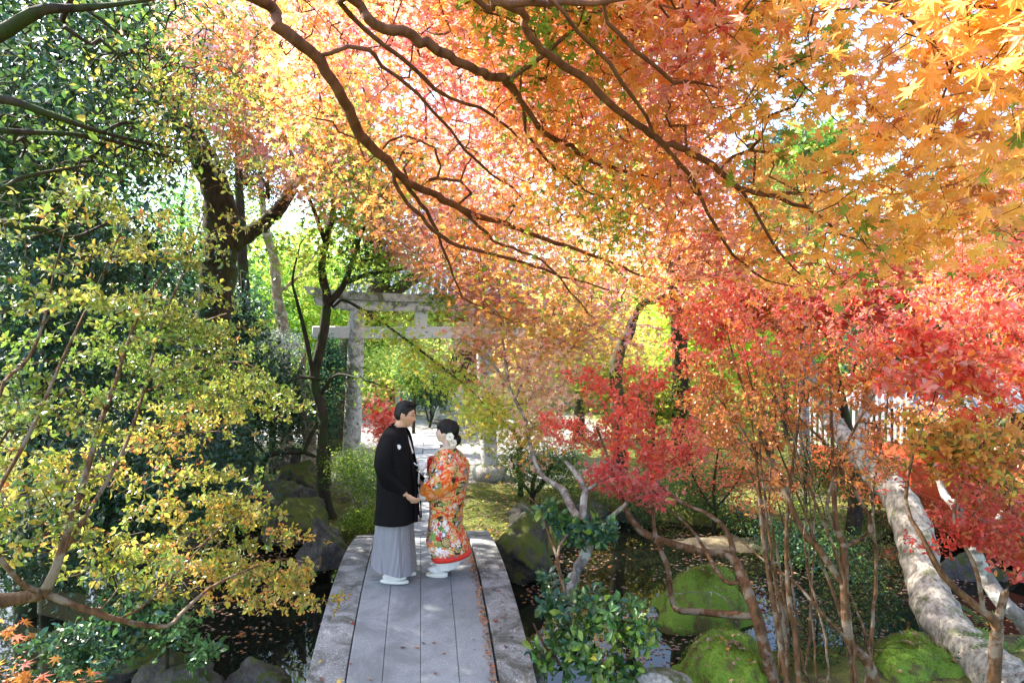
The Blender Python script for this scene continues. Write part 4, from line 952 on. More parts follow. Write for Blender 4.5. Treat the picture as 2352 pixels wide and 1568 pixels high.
T.lp([(2150, 100, 2.0, 5.4), (2100, 70, 1.9, 4.5), (2060, 90, 1.85, 3.6), (2000, 160, 1.9, 2.7)], wob=.006)
POLY = [(480, -300), (640, 60), (560, 250), (700, 420), (860, 520), (980, 640), (1130, 730), (1330, 760), (1500, 690), (1640, 640), (1900, 690), (2150, 640), (2420, 520), (2500, -300)]
n = 42000
px = r.uniform(450, 2500, n); py = r.uniform(-300, 780, n)
dd = np.interp(px, [450, 900, 1400, 1900, 2352], [5.0, 4.8, 4.0, 3.0, 2.1])*np.interp(py, [-300, 0, 400, 750], [.62, .72, .98, 1.25])*r.uniform(.9, 1.42, n)
A = np.stack([(px-CX)/FOC*dd, dd, CAMZ-(py-CY)/FOC*dd], 1)
hole = np.exp(-(((px-1860)/90)**2+((py-280)/75)**2)*.8)+.8*np.exp(-(((px-2070)/70)**2+((py-70)/50)**2))+.6*np.exp(-(((px-1640)/60)**2+((py-330)/40)**2))
k = inpoly(px, py, POLY) & (A[:, 2] < 5.2) & (A[:, 2] > 2.45) & (snoise(A, .55, 5)+.55*r.normal(size=n) > -.35) & (r.random(n) > hole)
k &= (px < 1650) | (r.random(n) > .5)
k &= (px > 1500) | (r.random(n) > .15)
k &= ~((px > 765) & (px < 960) & (py > 640))
A = A[k][:4700]
T.fill(A, seg=.10, wig=.16, rt=.0021, cap=.5)
T.wood()
pal = [(11, GRN), (6, LIM), (15, YOR), (17, AMB), (20, ORG), (22, PEA), (16, PNK), (4, REDP), (4, BRO)]
NEARP = [(9, GRN), (5, LIM), (36, YOR), (32, (.92, .52, .10)), (12, ORG), (5, PEA), (3, BRO)]
T.leaves(9, .043, MAPLE5, pal, spread=.075, along=.16, rnd=.55, f=.55, mixr=.55, name='crown', sub=lambda Q: Q[:, 0]/Q[:, 1] < .36)
T.leaves(6, .054, MAPLE7, NEARP, spread=.065, along=.15, rnd=.5, f=.6, mixr=.55, objs=300, name='crown', sub=lambda Q: Q[:, 0]/Q[:, 1] >= .36)

# ------------------------------------------------------------------ pink and orange maple beyond, hanging over from the upper left
r = np.random.default_rng(12)
B0 = W(745, 1184, 9.3); B0[2] = G(B0[0], B0[1])
T = Tree('slender_maple', 'slender maple with a dark forked trunk standing left of the couple', 'maple tree', B0, seed=12, bark='bark_dark')
D = 9.3
T.lp([(757, 1190, D, 34.4), (748, 1150, D, 28.4), (738, 1080, D, 25.8), (742, 960, D, 24.9), (722, 870, D, 23.2), (740, 780, D, 23.2), (751, 690, D, 22.4), (739, 620, D, 17.2), (748, 560, D, 16.3), (765, 480, D, 12.9), (762, 400, D-.2, 10.3), (738, 280, D-.5, 8.6), (735, 190, D-.8, 6.9), (700, 60, D-1.2, 4.3)])
T.lp([(750, 705, D, 17.2), (790, 652, D, 14.6), (815, 582, D-.1, 10.3), (835, 530, D-.2, 6.9), (880, 430, D-.5, 4.3)])
T.lp([(790, 652, D, 12.0), (850, 628, D, 9.5), (907, 622, D-.2, 6.9), (980, 600, D-.5, 3.4)])
T.lp([(722, 875, D, 11.2), (702, 770, D-.2, 10.3), (682, 690, D-.3, 7.7), (672, 640, D-.3, 6.0), (690, 560, D-.5, 3.4)])
T.lp([(748, 560, D, 11.2), (720, 480, D-.2, 9.5), (690, 410, D-.4, 8.6), (642, 278, D-.8, 7.7), (602, 170, D-1.2, 6.0), (560, 100, D-1.6, 5.2), (500, 15, D-2, 4.3)])
T.lp([(642, 278, D-.8, 6.0), (612, 150, D-1.2, 5.2), (575, 15, D-1.6, 3.4)])
T.lp([(738, 905, D, 8.6), (770, 862, D-.2, 6.9), (822, 868, D-.5, 5.2), (905, 895, D-.8, 2.6)])
T.lp([(765, 705, D, 7.7), (790, 690, D-.1, 6.9), (850, 722, D-.4, 6.9), (930, 778, D-.8, 6.0), (1005, 835, D-1.1, 5.2), (1080, 895, D-1.4, 3.4), (1140, 960, D-1.6, 2.6)])
T.lp([(740, 870, D, 6.9), (680, 868, D-.3, 6.0), (650, 900, D-.4, 5.2), (665, 930, D-.4, 4.3), (640, 970, D-.5, 2.6)])
A = blobs(r, [(640, 330, D-1, 230, 130, 1.5, 420), (520, 150, D-1.8, 150, 130, 1.2, 180), (760, 130, D-1, 230, 190, 1.4, 420), (900, 420, D-1, 200, 150, 1.3, 340), (1060, 550, D-1.2, 190, 100, 1.2, 190), (1100, 705, D-1, 100, 55, .8, 90), (1240, 650, D-1.5, 200, 80, 1.0, 150), (1350, 760, D-1.6, 160, 60, .8, 50)])
q = A; sl = (proj(q)[1] < 130+.66*(proj(q)[0]-300)+60); A = q[sl]
A2 = blobs(r, [(860, 590, D-.3, 100, 45, .8, 80), (800, 480, D, 100, 70, .8, 90), (690, 580, D-.2, 60, 60, .7, 40), (1010, 690, D-.8, 50, 40, .5, 26), (880, 885, D-.6, 60, 16, .4, 24), (830, 690, D-.4, 40, 12, .3, 8)])
A3 = np.concatenate([W(x, y, D-.4-.0042*(x-850))+r.normal(size=(10, 3))*[.22, .25, .10] for x, y in zip(np.linspace(880, 1140, 16), np.linspace(735, 960, 16))])
def gate(A, keep=.12):                      # the gate stays clear of foliage
    x, y, d = proj(A); return A[~((x > 765) & (x < 975) & (y > 662) & (y < 790)) | (r.random(len(A)) < keep)]
A = gate(A); A2 = gate(A2, .3)
T.fill(A, seg=.16, wig=.12, rt=.0022, cap=.5); n1 = len(T.tip)
T.fill(A2, seg=.16, wig=.12, rt=.0022, cap=.5); n2 = len(T.tip)
T.fill(A3, seg=.16, wig=.12, rt=.0022, cap=.5); tips = T.tip
T.wood()
T.leaves(12, .072, MAPLE5, [(7, GRN), (11, LIM), (18, YOR), (24, PEA), (19, PNK), (11, LIL), (10, ORG)], spread=.16, along=.2, f=.4, mixr=.5, tips=tips[:n1], objs=60)
T.leaves(13, .065, MAPLE5, [(10, DGR), (40, GRN), (35, LIM), (15, YGR)], spread=.14, along=.2, tips=tips[n1:n2], objs=60)
T.leaves(10, .06, MAPLE5, [(40, (.46, .66, .09)), (35, (.62, .68, .10)), (25, YEL)], spread=.09, along=.2, tips=tips[n2:], objs=60)

# ------------------------------------------------------------------ high pale amber maple behind, closing the upper middle
r = np.random.default_rng(22)
B0 = np.array([3.4, 12.5, -.3])
T = Tree('tall_maple', 'tall pale amber maple rising behind the arching limbs in the upper middle', 'maple tree', B0, seed=22, bark='bark_dark')
T.limb([(*B0, .2), (3.3, 12.3, 2, .16), (3.0, 11.8, 4.5, .12), (2.4, 11.2, 6.5, .08), (1.6, 10.6, 8.0, .03)])
T.limb([(3.0, 11.8, 4.5, .08), (1.6, 10.6, 5.2, .05), (.4, 9.8, 5.8, .02)])
T.limb([(2.8, 11.6, 5.2, .07), (3.8, 10.8, 6.2, .04), (4.6, 10.2, 6.8, .02)])
A = blobs(r, [(1180, 60, 9.6, 270, 160, 1.2, 520), (1360, 250, 10.2, 260, 160, 1.2, 560), (1500, -40, 9.6, 220, 120, 1.2, 200), (1150, 300, 10.5, 190, 130, 1.1, 320), (1420, 450, 10.8, 180, 90, 1.0, 170), (900, 0, 9.8, 180, 120, 1.0, 150), (1700, 130, 9.6, 110, 90, .9, 70), (1260, 520, 10.6, 190, 80, .9, 190)])
T.fill(A, seg=.18, wig=.14, rt=.0035, cap=.5).wood()
T.leaves(12, .085, MAPLE5, [(8, GRN), (8, LIM), (22, YOR), (24, AMB), (20, PEA), (14, PNK), (4, LIL)], spread=.19, along=.25, f=.35, mixr=.5)

# ------------------------------------------------------------------ yellow green azalea, lower left foreground
r = np.random.default_rng(13)
T = Tree('azalea_shrub', 'yellow green azalea with orange brown stems and a low bent branch', 'azalea', (-2.9, 2.35, -.36), seed=13, bark='bark_orange')
T.limb([(-2.9, 2.35, -.5, .05), (-2.75, 2.36, .2, .042), (*W(-260, 1400, 2.38), .036), (*W(-80, 1385, 2.42), .032), (*W(30, 1375, 2.47), .027), (*W(100, 1362, 2.5), .024)])
T.lp([(100, 1362, 2.5, 21.6), (130, 1300, 2.5, 20.8), (165, 1190, 2.55, 16.0), (185, 1130, 2.65, 13.6), (232, 965, 2.9, 11.2), (268, 870, 3.05, 9.6), (292, 790, 3.2, 8.0), (340, 680, 3.4, 4.8), (420, 560, 3.7, 3.2)])
T.lp([(125, 1300, 2.5, 12.0), (200, 1180, 2.7, 9.6), (280, 1040, 2.95, 8.8), (330, 900, 3.2, 7.2), (372, 740, 3.5, 5.6), (432, 600, 3.8, 4.0), (470, 480, 4.0, 3.0)])
T.lp([(100, 1362, 2.5, 16.0), (180, 1392, 2.55, 14.4), (270, 1422, 2.65, 12.8), (380, 1438, 2.8, 11.2), (420, 1404, 2.9, 9.6), (482, 1350, 3.1, 8.0), (560, 1312, 3.5, 5.6), (650, 1282, 4.0, 4.0), (735, 1300, 4.4, 3.0)])
T.lp([(270, 1422, 2.65, 6.4), (330, 1390, 2.8, 5.6), (420, 1300, 3.1, 4.0), (520, 1200, 3.6, 4.0), (620, 1170, 4.1, 3.0)])
T.lp([(95, 1360, 2.5, 14.4), (40, 1330, 2.4, 12.0), (-30, 1200, 2.3, 9.6), (60, 1010, 2.5, 9.6), (110, 900, 2.7, 8.0), (150, 810, 2.9, 6.4), (230, 640, 3.3, 4.0), (300, 480, 3.6, 3.2)])
T.lp([(-30, 1180, 2.3, 8.0), (0, 900, 2.4, 8.0), (60, 830, 2.6, 8.0), (100, 740, 2.8, 6.4), (130, 600, 3.0, 4.0), (180, 420, 3.3, 3.0)])
T.lp([(330, 900, 3.2, 4.0), (430, 860, 3.5, 4.0), (540, 830, 3.9, 3.0), (600, 850, 4.2, 3.0)])
T.lp([(280, 1040, 2.95, 4.0), (400, 1000, 3.3, 4.0), (500, 990, 3.7, 3.0)])
T.lp([(292, 790, 3.2, 4.0), (400, 760, 3.6, 4.0), (520, 720, 4.1, 3.0)])
dz = lambda x, y: float(np.interp(x, [-60, 120, 650, 760], [2.5, 2.8, 4.3, 4.7]))
dr = lambda x, y: (.9, .45, -.05)
A = np.concatenate([
    sprays(r, [(0, 480), (200, 420), (480, 430), (640, 560), (560, 640), (620, 780), (640, 900), (600, 980), (420, 1040), (180, 1000), (0, 900)], 46, dz, .62, .08, 20, dr, .02),
    sprays(r, [(300, 700), (560, 720), (640, 900), (560, 1000), (400, 1040), (300, 900)], 26, dz, .6, .09, 24, dr, .02),
    sprays(r, [(470, 1130), (640, 1170), (760, 1290), (750, 1370), (640, 1400), (480, 1340), (400, 1230)], 22, dz, .5, .10, 24, dr),
    sprays(r, [(180, 1280), (330, 1230), (470, 1300), (440, 1360), (250, 1370)], 7, lambda x, y: 2.75+(x-180)*.002, .42, .09, 16, dr),
    sprays(r, [(0, 950), (140, 1010), (160, 1200), (0, 1260)], 8, lambda x, y: 2.6, .35, .08, 12, dr),
    sprays(r, [(0, 1000), (450, 1020), (560, 1140), (430, 1260), (200, 1260), (0, 1280)], 26, lambda x, y: dz(x, y)*1.02, .5, .09, 16, dr),
    sprays(r, [(380, 210), (560, 190), (640, 420), (480, 430), (330, 380)], 12, dz, .5, .10, 16, dr)])
T.fill(A, seg=.08, wig=.12, rt=.0018, cap=.5, sag=.03).wood()
low = lambda Q: (Q[:, 2] < 1.35) & (Q[:, 0]/Q[:, 1] > -.56)
T.leaves(6, .032, OBOV, dim([(28, GRN), (26, (.26, .29, .045)), (14, LIM), (18, (.50, .46, .06)), (10, YEL), (4, RUST)], .80), 'azalea', spread=.009, along=.02, whorl=True, rnd=.6, f=.8, mixr=.7, objs=200, sub=lambda Q: ~low(Q))
T.leaves(7, .034, OBOV, dim([(18, GRN), (18, (.30, .30, .05)), (28, (.48, .42, .06)), (24, (.66, .44, .06)), (8, AMB), (4, RUST)], .80), 'azalea', spread=.009, along=.02, whorl=True, rnd=.6, f=.8, mixr=.7, objs=100, sub=low)

# ------------------------------------------------------------------ brown orange azalea, right foreground (many thin stems)
r = np.random.default_rng(14)
T = Tree('azalea_shrub', 'brown orange azalea of many tall bare stems in front of the pond at right', 'azalea', (*W(1900, 1640, 4.4)[:2], G(*W(1900, 1640, 4.4)[:2])), seed=14, bark='bark_orange')
bx, by, bz = T.base
T.limb([(bx, by, bz-.1, .05), (bx, by, bz+.12, .045)])
T.lp([(2015, 1600, 4.4, 24.5), (1993, 1519, 4.4, 24.5), (1955, 1484, 4.4, 21.6), (1943, 1434, 4.4, 20.2), (1938, 1349, 4.45, 19.4), (1938, 1259, 4.5, 18.0), (1920, 1200, 4.5, 13.0), (1915, 1100, 4.6, 10.1), (1910, 980, 4.7, 7.2), (1905, 820, 4.8, 4.3)])
T.lp([(1938, 1349, 4.45, 17.3), (1888, 1269, 4.5, 15.8), (1848, 1224, 4.55, 15.1), (1818, 1164, 4.6, 13.7), (1783, 1079, 4.7, 12.2), (1753, 1004, 4.75, 10.8), (1725, 934, 4.8, 7.9), (1690, 840, 4.9, 5.0), (1670, 760, 5, 3.6)])
T.lp([(1838, 1620, 4.4, 13.0), (1825, 1450, 4.5, 12.2), (1813, 1384, 4.5, 11.5), (1806, 1209, 4.6, 8.6), (1830, 1000, 4.7, 5.8), (1850, 850, 4.8, 3.6)])
T.lp([(1815, 1620, 4.4, 11.5), (1768, 1334, 4.6, 11.5), (1750, 1209, 4.7, 9.4), (1738, 1084, 4.8, 7.9), (1728, 1024, 4.9, 5.8), (1640, 900, 5.1, 3.6)])
T.lp([(1938, 1255, 4.5, 11.5), (1998, 1224, 4.5, 10.8), (1990, 1174, 4.55, 10.1), (1943, 1094, 4.6, 9.4), (1918, 1054, 4.7, 8.6), (1888, 1009, 4.7, 6.5), (1800, 930, 4.8, 4.3)])
T.lp([(1960, 1480, 4.4, 8.6), (1880, 1400, 4.4, 8.6), (1830, 1340, 4.5, 7.2), (1760, 1290, 4.7, 5.8), (1700, 1240, 4.9, 3.6)])
T.lp([(1918, 1220, 4.5, 8.6), (1900, 1150, 4.5, 7.2), (1945, 1020, 4.6, 6.5), (2000, 920, 4.6, 5.0), (2060, 820, 4.6, 3.6)])
T.lp([(1783, 1079, 4.7, 7.2), (1700, 1010, 4.9, 5.8), (1600, 960, 5.2, 4.3), (1540, 900, 5.4, 3.0)])
T.lp([(1814, 1630, 4.72, 6.4), (1804, 1499, 4.72, 5.4), (1806, 1308, 4.80, 4.4), (1821, 1117, 4.88, 3.3), (1829, 931, 4.96, 2.3), (1849, 775, 5.04, 1.3)], wob=.004)
T.lp([(1816, 1630, 4.54, 10.5), (1803, 1446, 4.54, 8.8), (1783, 1329, 4.62, 7.1), (1753, 1127, 4.70, 5.5), (1740, 959, 4.78, 3.8), (1714, 811, 4.86, 2.1)], wob=.004)
T.lp([(1879, 1630, 4.65, 6.7), (1838, 1496, 4.65, 5.6), (1814, 1281, 4.73, 4.6), (1774, 1124, 4.81, 3.5), (1687, 972, 4.89, 2.4), (1597, 791, 4.97, 1.3)], wob=.004)
T.lp([(1970, 1630, 4.36, 9.5), (1961, 1496, 4.36, 7.9), (1930, 1300, 4.44, 6.4), (1850, 1099, 4.52, 4.9), (1798, 950, 4.60, 3.4), (1717, 824, 4.68, 1.9)], wob=.004)
T.lp([(1881, 1630, 4.45, 6.1), (1868, 1456, 4.45, 5.1), (1859, 1292, 4.53, 4.1), (1859, 1143, 4.61, 3.2), (1806, 943, 4.69, 2.2), (1785, 809, 4.77, 1.2)], wob=.004)
T.lp([(1993, 1630, 4.48, 6.1), (1987, 1460, 4.48, 5.1), (1924, 1296, 4.56, 4.1), (1875, 1114, 4.64, 3.2), (1817, 945, 4.72, 2.2), (1763, 787, 4.80, 1.2)], wob=.004)
T.lp([(1782, 1630, 4.61, 7.8), (1792, 1470, 4.61, 6.6), (1780, 1328, 4.69, 5.3), (1740, 1091, 4.77, 4.1), (1730, 943, 4.85, 2.8), (1736, 814, 4.93, 1.6)], wob=.004)
T.lp([(1844, 1630, 4.80, 7.1), (1861, 1441, 4.80, 5.9), (1867, 1315, 4.88, 4.8), (1870, 1124, 4.96, 3.7), (1837, 978, 5.04, 2.5), (1852, 775, 5.12, 1.4)], wob=.004)
T.lp([(1905, 1630, 4.39, 6.6), (1896, 1467, 4.39, 5.6), (1852, 1296, 4.47, 4.5), (1845, 1132, 4.55, 3.4), (1790, 943, 4.63, 2.4), (1746, 783, 4.71, 1.3)], wob=.004)
T.lp([(1807, 1630, 4.74, 9.5), (1808, 1441, 4.74, 8.0), (1789, 1295, 4.82, 6.5), (1766, 1148, 4.90, 5.0), (1781, 950, 4.98, 3.4), (1766, 782, 5.06, 1.9)], wob=.004)
T.lp([(1815, 1630, 4.69, 6.0), (1802, 1494, 4.69, 5.1), (1771, 1325, 4.77, 4.1), (1732, 1103, 4.85, 3.1), (1636, 952, 4.93, 2.2), (1607, 792, 5.01, 1.2)], wob=.004)
T.lp([(1985, 1630, 4.68, 10.8), (2002, 1457, 4.68, 9.1), (2013, 1281, 4.76, 7.3), (2003, 1147, 4.84, 5.6), (2039, 938, 4.92, 3.9), (2028, 806, 5.00, 2.2)], wob=.004)
T.lp([(1962, 1630, 4.74, 10.1), (1944, 1461, 4.74, 8.5), (1892, 1299, 4.82, 6.9), (1834, 1140, 4.90, 5.3), (1742, 924, 4.98, 3.6), (1690, 786, 5.06, 2.0)], wob=.004)
dz = lambda x, y: float(np.interp(x, [1500, 1750, 2060], [5.3, 4.9, 4.7]))
dr = lambda x, y: ((x-1850)/350, .15, .75)
A = np.concatenate([
    sprays(r, [(1500, 720), (1620, 660), (2080, 680), (2090, 860), (1980, 900), (1750, 880), (1520, 850)], 62, dz, .45, .11, 22, dr, .04, -.1),
    sprays(r, [(1560, 850), (1760, 880), (2060, 880), (2060, 1090), (1800, 1080), (1600, 1010)], 56, dz, .4, .10, 18, dr, .04, -.1),
    sprays(r, [(1660, 1150), (1780, 1150), (1780, 1180), (1660, 1180)], 2, dz, .3, .05, 12, lambda x, y: (-1, .1, .1))])
T.fill(A, seg=.09, wig=.10, rt=.0021, cap=.55, sag=-.03).wood()
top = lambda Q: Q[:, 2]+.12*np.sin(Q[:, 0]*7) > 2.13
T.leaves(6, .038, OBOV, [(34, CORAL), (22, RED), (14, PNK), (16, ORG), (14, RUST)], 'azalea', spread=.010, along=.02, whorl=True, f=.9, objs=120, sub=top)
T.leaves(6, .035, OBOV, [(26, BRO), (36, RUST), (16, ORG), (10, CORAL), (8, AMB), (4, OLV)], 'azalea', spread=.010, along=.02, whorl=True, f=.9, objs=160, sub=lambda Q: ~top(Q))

# ------------------------------------------------------------------ red azalea over the pond
r = np.random.default_rng(15)
T = Tree('azalea_shrub', 'bright red azalea leaning far over the pond on long grey limbs, right of the bride', 'azalea', (*W(1800, 1640, 4.7)[:2], G(*W(1800, 1640, 4.7)[:2])), seed=15, bark='bark_orange')
T.limb([(*T.base, .05), (*W(1795, 1640, 4.75), .045)])
T.lp([(1795, 1640, 4.75, 32), (1760, 1500, 4.9, 28), (1735, 1408, 5.0, 26), (1709, 1335, 5.15, 24), (1690, 1290, 5.3, 22), (1667, 1272, 5.4, 20), (1613, 1267, 5.6, 19), (1562, 1253, 5.75, 18), (1506, 1236, 5.9, 17), (1469, 1216, 6.0, 16), (1441, 1177, 6.1, 14), (1421, 1126, 6.2, 11), (1400, 1060, 6.3, 8), (1370, 980, 6.4, 5)])
T.lp([(1735, 1415, 5.0, 17), (1681, 1411, 5.1, 16), (1613, 1405, 5.3, 15), (1557, 1400, 5.5, 14), (1543, 1374, 5.6, 13), (1534, 1306, 5.7, 12), (1511, 1247, 5.85, 11), (1500, 1196, 6.0, 10), (1502, 1126, 6.1, 8), (1480, 1040, 6.3, 6), (1450, 960, 6.4, 4)])
T.lp([(1690, 1290, 5.3, 14), (1670, 1220, 5.4, 12), (1625, 1180, 5.5, 10), (1560, 1150, 5.8, 8), (1490, 1090, 6.1, 6)])
T.lp([(1709, 1335, 5.15, 12), (1660, 1330, 5.2, 11), (1600, 1230, 5.6, 7), (1540, 1170, 5.9, 5)])
A = sprays(r, [(1230, 950), (1310, 880), (1470, 840), (1600, 880), (1620, 1040), (1500, 1090), (1380, 1070), (1290, 1020)], 44, lambda x, y: 6.25, .5, .11, 20, lambda x, y: ((x-1500)/220, .1, .45), .035, -.05)
A2 = blobs(r, [(1480, 1125, 6.0, 75, 28, .3, 60), (1400, 1090, 6.1, 80, 30, .3, 40)])
T.fill(A, seg=.09, wig=.10, rt=.0016, cap=.55).fill(A2, seg=.09, wig=.1, rt=.0016, cap=.55).wood()
na = len(A)
T.leaves(8, .040, OBOV, [(26, RED), (44, CORAL), (14, REDP), (10, PNK), (6, ORG)], 'leaf', spread=.014, along=.03, whorl=True, f=.8, objs=200, tips=T.tip[:na])
T.leaves(7, .055, MAPLE5, [(50, PNK), (40, REDP)], 'leaf', spread=.05, rnd=.4, tips=T.tip[na:], objs=80)

# ------------------------------------------------------------------ coral and mustard shrub, right edge foreground
r = np.random.default_rng(16)
T = Tree('enkianthus_shrub', 'coral red and mustard leaved shrub with forked tan stems at the right edge', 'shrub', (*W(2285, 1640, 3.6)[:2], G(*W(2285, 1640, 3.6)[:2])), seed=16, bark='bark_orange')
T.limb([(*T.base, .04), (*W(2283, 1610, 3.6), .034)])
T.lp([(2283, 1610, 3.6, 30), (2285, 1500, 3.6, 27), (2290, 1434, 3.6, 26), (2258, 1404, 3.6, 18), (2168, 1324, 3.65, 15), (2123, 1240, 3.7, 12), (2080, 1150, 3.8, 9), (2110, 1000, 3.9, 6), (2180, 880, 4.0, 4)])
T.lp([(2290, 1434, 3.6, 18), (2318, 1340, 3.6, 15), (2370, 1300, 3.6, 12), (2420, 1150, 3.6, 9), (2380, 960, 3.6, 6)])
T.lp([(2258, 1404, 3.6, 12), (2240, 1300, 3.6, 9), (2190, 1190, 3.7, 8), (2230, 1060, 3.7, 6), (2300, 960, 3.7, 4)])
T.lp([(2370, 1300, 3.6, 9), (2330, 1180, 3.6, 8), (2280, 1080, 3.6, 6), (2220, 1000, 3.7, 4)])
A = sprays(r, [(2040, 800), (2120, 720), (2360, 690), (2360, 950), (2200, 980), (2060, 930)], 30, lambda x, y: 3.95, .42, .11, 18, lambda x, y: (-.7, .2, .25), .035, .05)
A2 = sprays(r, [(2120, 1000), (2200, 960), (2360, 950), (2360, 1080), (2250, 1100), (2140, 1060)], 18, lambda x, y: 3.65, .36, .09, 16, lambda x, y: (-.7, .2, .1), .03, .1)
A3 = np.concatenate([sprays(r, [(2140, 1080), (2360, 1060), (2360, 1290), (2180, 1250)], 26, lambda x, y: 3.7, .32, .08, 13, lambda x, y: (-.6, .2, .2), .03, 0), blobs(r, [(2290, 1190, 3.5, 90, 70, .3, 90), (2140, 1245, 3.8, 90, 30, .3, 14), (2060, 1100, 3.9, 80, 40, .3, 8)])])
T.fill(A, seg=.08, wig=.12, rt=.0014, cap=.55); n1 = len(T.tip); T.fill(A2, seg=.08, wig=.12, rt=.0014, cap=.55); n2 = len(T.tip); T.fill(A3, seg=.08, wig=.12, rt=.0014, cap=.55); T.wood()
T.leaves(7, .052, OBOV, [(40, CORAL), (24, RED), (20, ORG), (14, PNK)], spread=.012, along=.03, whorl=True, objs=120, tips=T.tip[:n1])
T.leaves(7, .042, OBOV, dim([(40, ORG), (25, AMB), (15, OLV), (20, YEL)], .75), spread=.012, along=.03, whorl=True, objs=100, tips=T.tip[n1:n2])
T.leaves(6, .034, OBOV, dim([(30, RED), (20, REDP), (30, CORAL), (20, RUST)], .75), spread=.012, along=.03, whorl=True, objs=60, tips=T.tip[n2:])
# feathery red orange shrub higher on the right edge
r = np.random.default_rng(17)
T = Tree('azalea_shrub', 'tall feathery red orange azalea at the right edge, under the amber maple leaves', 'azalea', (*W(2560, 1500, 5.2)[:2], -.3), seed=17, bark='bark_red')
T.limb([(*T.base, .07), (*W(2540, 1200, 5.2), .05), (*W(2480, 900, 5.1), .035), (*W(2420, 700, 5.0), .02), (*W(2330, 520, 4.9), .01), (*W(2280, 400, 4.9), .005)])
T.lp([(2480, 900, 5.1, 14), (2400, 780, 5.0, 10), (2300, 680, 4.9, 7), (2200, 620, 4.9, 4)])
A = blobs(r, [(2250, 720, 4.8, 110, 60, .4, 90), (2280, 420, 4.9, 110, 130, .5, 210), (2230, 560, 5.0, 120, 90, .5, 170), (2320, 650, 4.8, 90, 100, .5, 130), (2400, 480, 4.9, 100, 160, .5, 100), (2150, 680, 5.2, 90, 50, .4, 70)])
T.fill(A, seg=.09, wig=.12, rt=.0015, cap=.55).wood()
T.leaves(9, .05, LONG, [(34, CORAL), (30, PNK), (20, ORG), (10, RUST)], spread=.04, along=.12, whorl=True, objs=100)
# fluorescent red maple in mid distance right
r = np.random.default_rng(18)
T = Tree('red_maple', 'vivid scarlet maple behind the brown azalea, under the right end of the amber canopy', 'maple tree', (*W(1960, 1200, 8.5)[:2], -.3), seed=18, bark='bark_dark')
T.limb([(*T.base, .1), (*W(1965, 1080, 8.4), .07), (*W(1930, 900, 8.2), .05), (*W(1900, 760, 8.0), .03), (*W(1860, 640, 7.8), .012)])
T.lp([(1930, 900, 8.2, 14), (2000, 780, 7.9, 9), (2080, 680, 7.6, 5)])
T.lp([(1930, 900, 8.2, 12), (1800, 780, 8, 8), (1700, 690, 7.8, 4)])
A = blobs(r, [(1840, 680, 7.8, 150, 60, .8, 200), (1980, 690, 7.7, 160, 70, .8, 240), (1700, 680, 7.9, 110, 60, .6, 110), (2100, 640, 7.8, 120, 70, .7, 120), (1640, 740, 8.1, 80, 60, .5, 60)])
T.fill(A, seg=.14, wig=.12, rt=.002, cap=.55).wood()
T.leaves(13, .07, MAPLE5, [(36, CORAL), (34, RED), (20, PNK), (10, ORG)], spread=.12, along=.2, rnd=.45, objs=60)

# ------------------------------------------------------------------ forked grey maple at the right side of the bridge, peach leaves
r = np.random.default_rng(19)
T = Tree('forked_maple', 'crooked grey limbed maple with peach leaves rising beside the right bridge kerb', 'maple tree', (*W(1235, 1560, 5.3)[:2], -.9), seed=19, bark='bark_grey')
T.limb([(*T.base, .08), (*W(1240, 1530, 5.3), .07)])
T.lp([(1240, 1530, 5.3, 36), (1272, 1479, 5.35, 34), (1298, 1436, 5.4, 30), (1308, 1366, 5.45, 30), (1316, 1329, 5.5, 30), (1339, 1284, 5.6, 28), (1356, 1233, 5.7, 26), (1335, 1197, 5.85, 20), (1312, 1165, 6.0, 17), (1294, 1126, 6.2, 17), (1278, 1115, 6.3, 13), (1239, 1085, 6.5, 11), (1223, 1037, 6.7, 9.5), (1214, 1005, 6.8, 9), (1206, 961, 6.9, 8.5), (1184, 920, 7.0, 8), (1168, 884, 7.1, 7), (1160, 820, 7.2, 7), (1150, 740, 7.3, 4)])
T.lp([(1345, 1205, 5.8, 18), (1338, 1160, 5.9, 17), (1345, 1126, 6.0, 16), (1325, 1090, 6.1, 13), (1300, 1060, 6.3, 9)])
T.lp([(1345, 1126, 6.0, 8), (1390, 1100, 6.0, 6), (1420, 1085, 6.0, 3)])
T.lp([(1356, 1233, 5.7, 18), (1395, 1195, 5.6, 14), (1440, 1155, 5.5, 9)])
T.lp([(1184, 920, 7.0, 7), (1215, 840, 7.2, 6), (1260, 770, 7.3, 4)])
T.lp([(1168, 884, 7.1, 7), (1120, 820, 7.2, 6), (1070, 790, 7.3, 3)])
A = blobs(r, [(1150, 790, 7.2, 120, 60, .7, 100), (1240, 850, 7.1, 90, 70, .6, 100), (1230, 760, 7.3, 120, 50, .7, 80), (1075, 785, 7.3, 60, 34, .4, 36), (1260, 940, 6.9, 60, 80, .5, 60), (1230, 1010, 6.8, 50, 50, .3, 24), (1340, 800, 7.3, 90, 60, .6, 60), (1120, 880, 7.1, 50, 24, .3, 14)])
A = layer(r, A, .22, (-.25, 0), .6, 6)
T.fill(A, seg=.12, wig=.13, rt=.002, cap=.5).wood()
T.leaves(7, .056, MAPLE5, [(50, (.94, .64, .46)), (15, PNK), (16, YOR), (12, YGR), (7, YEL)], spread=.11, along=.2, objs=100)
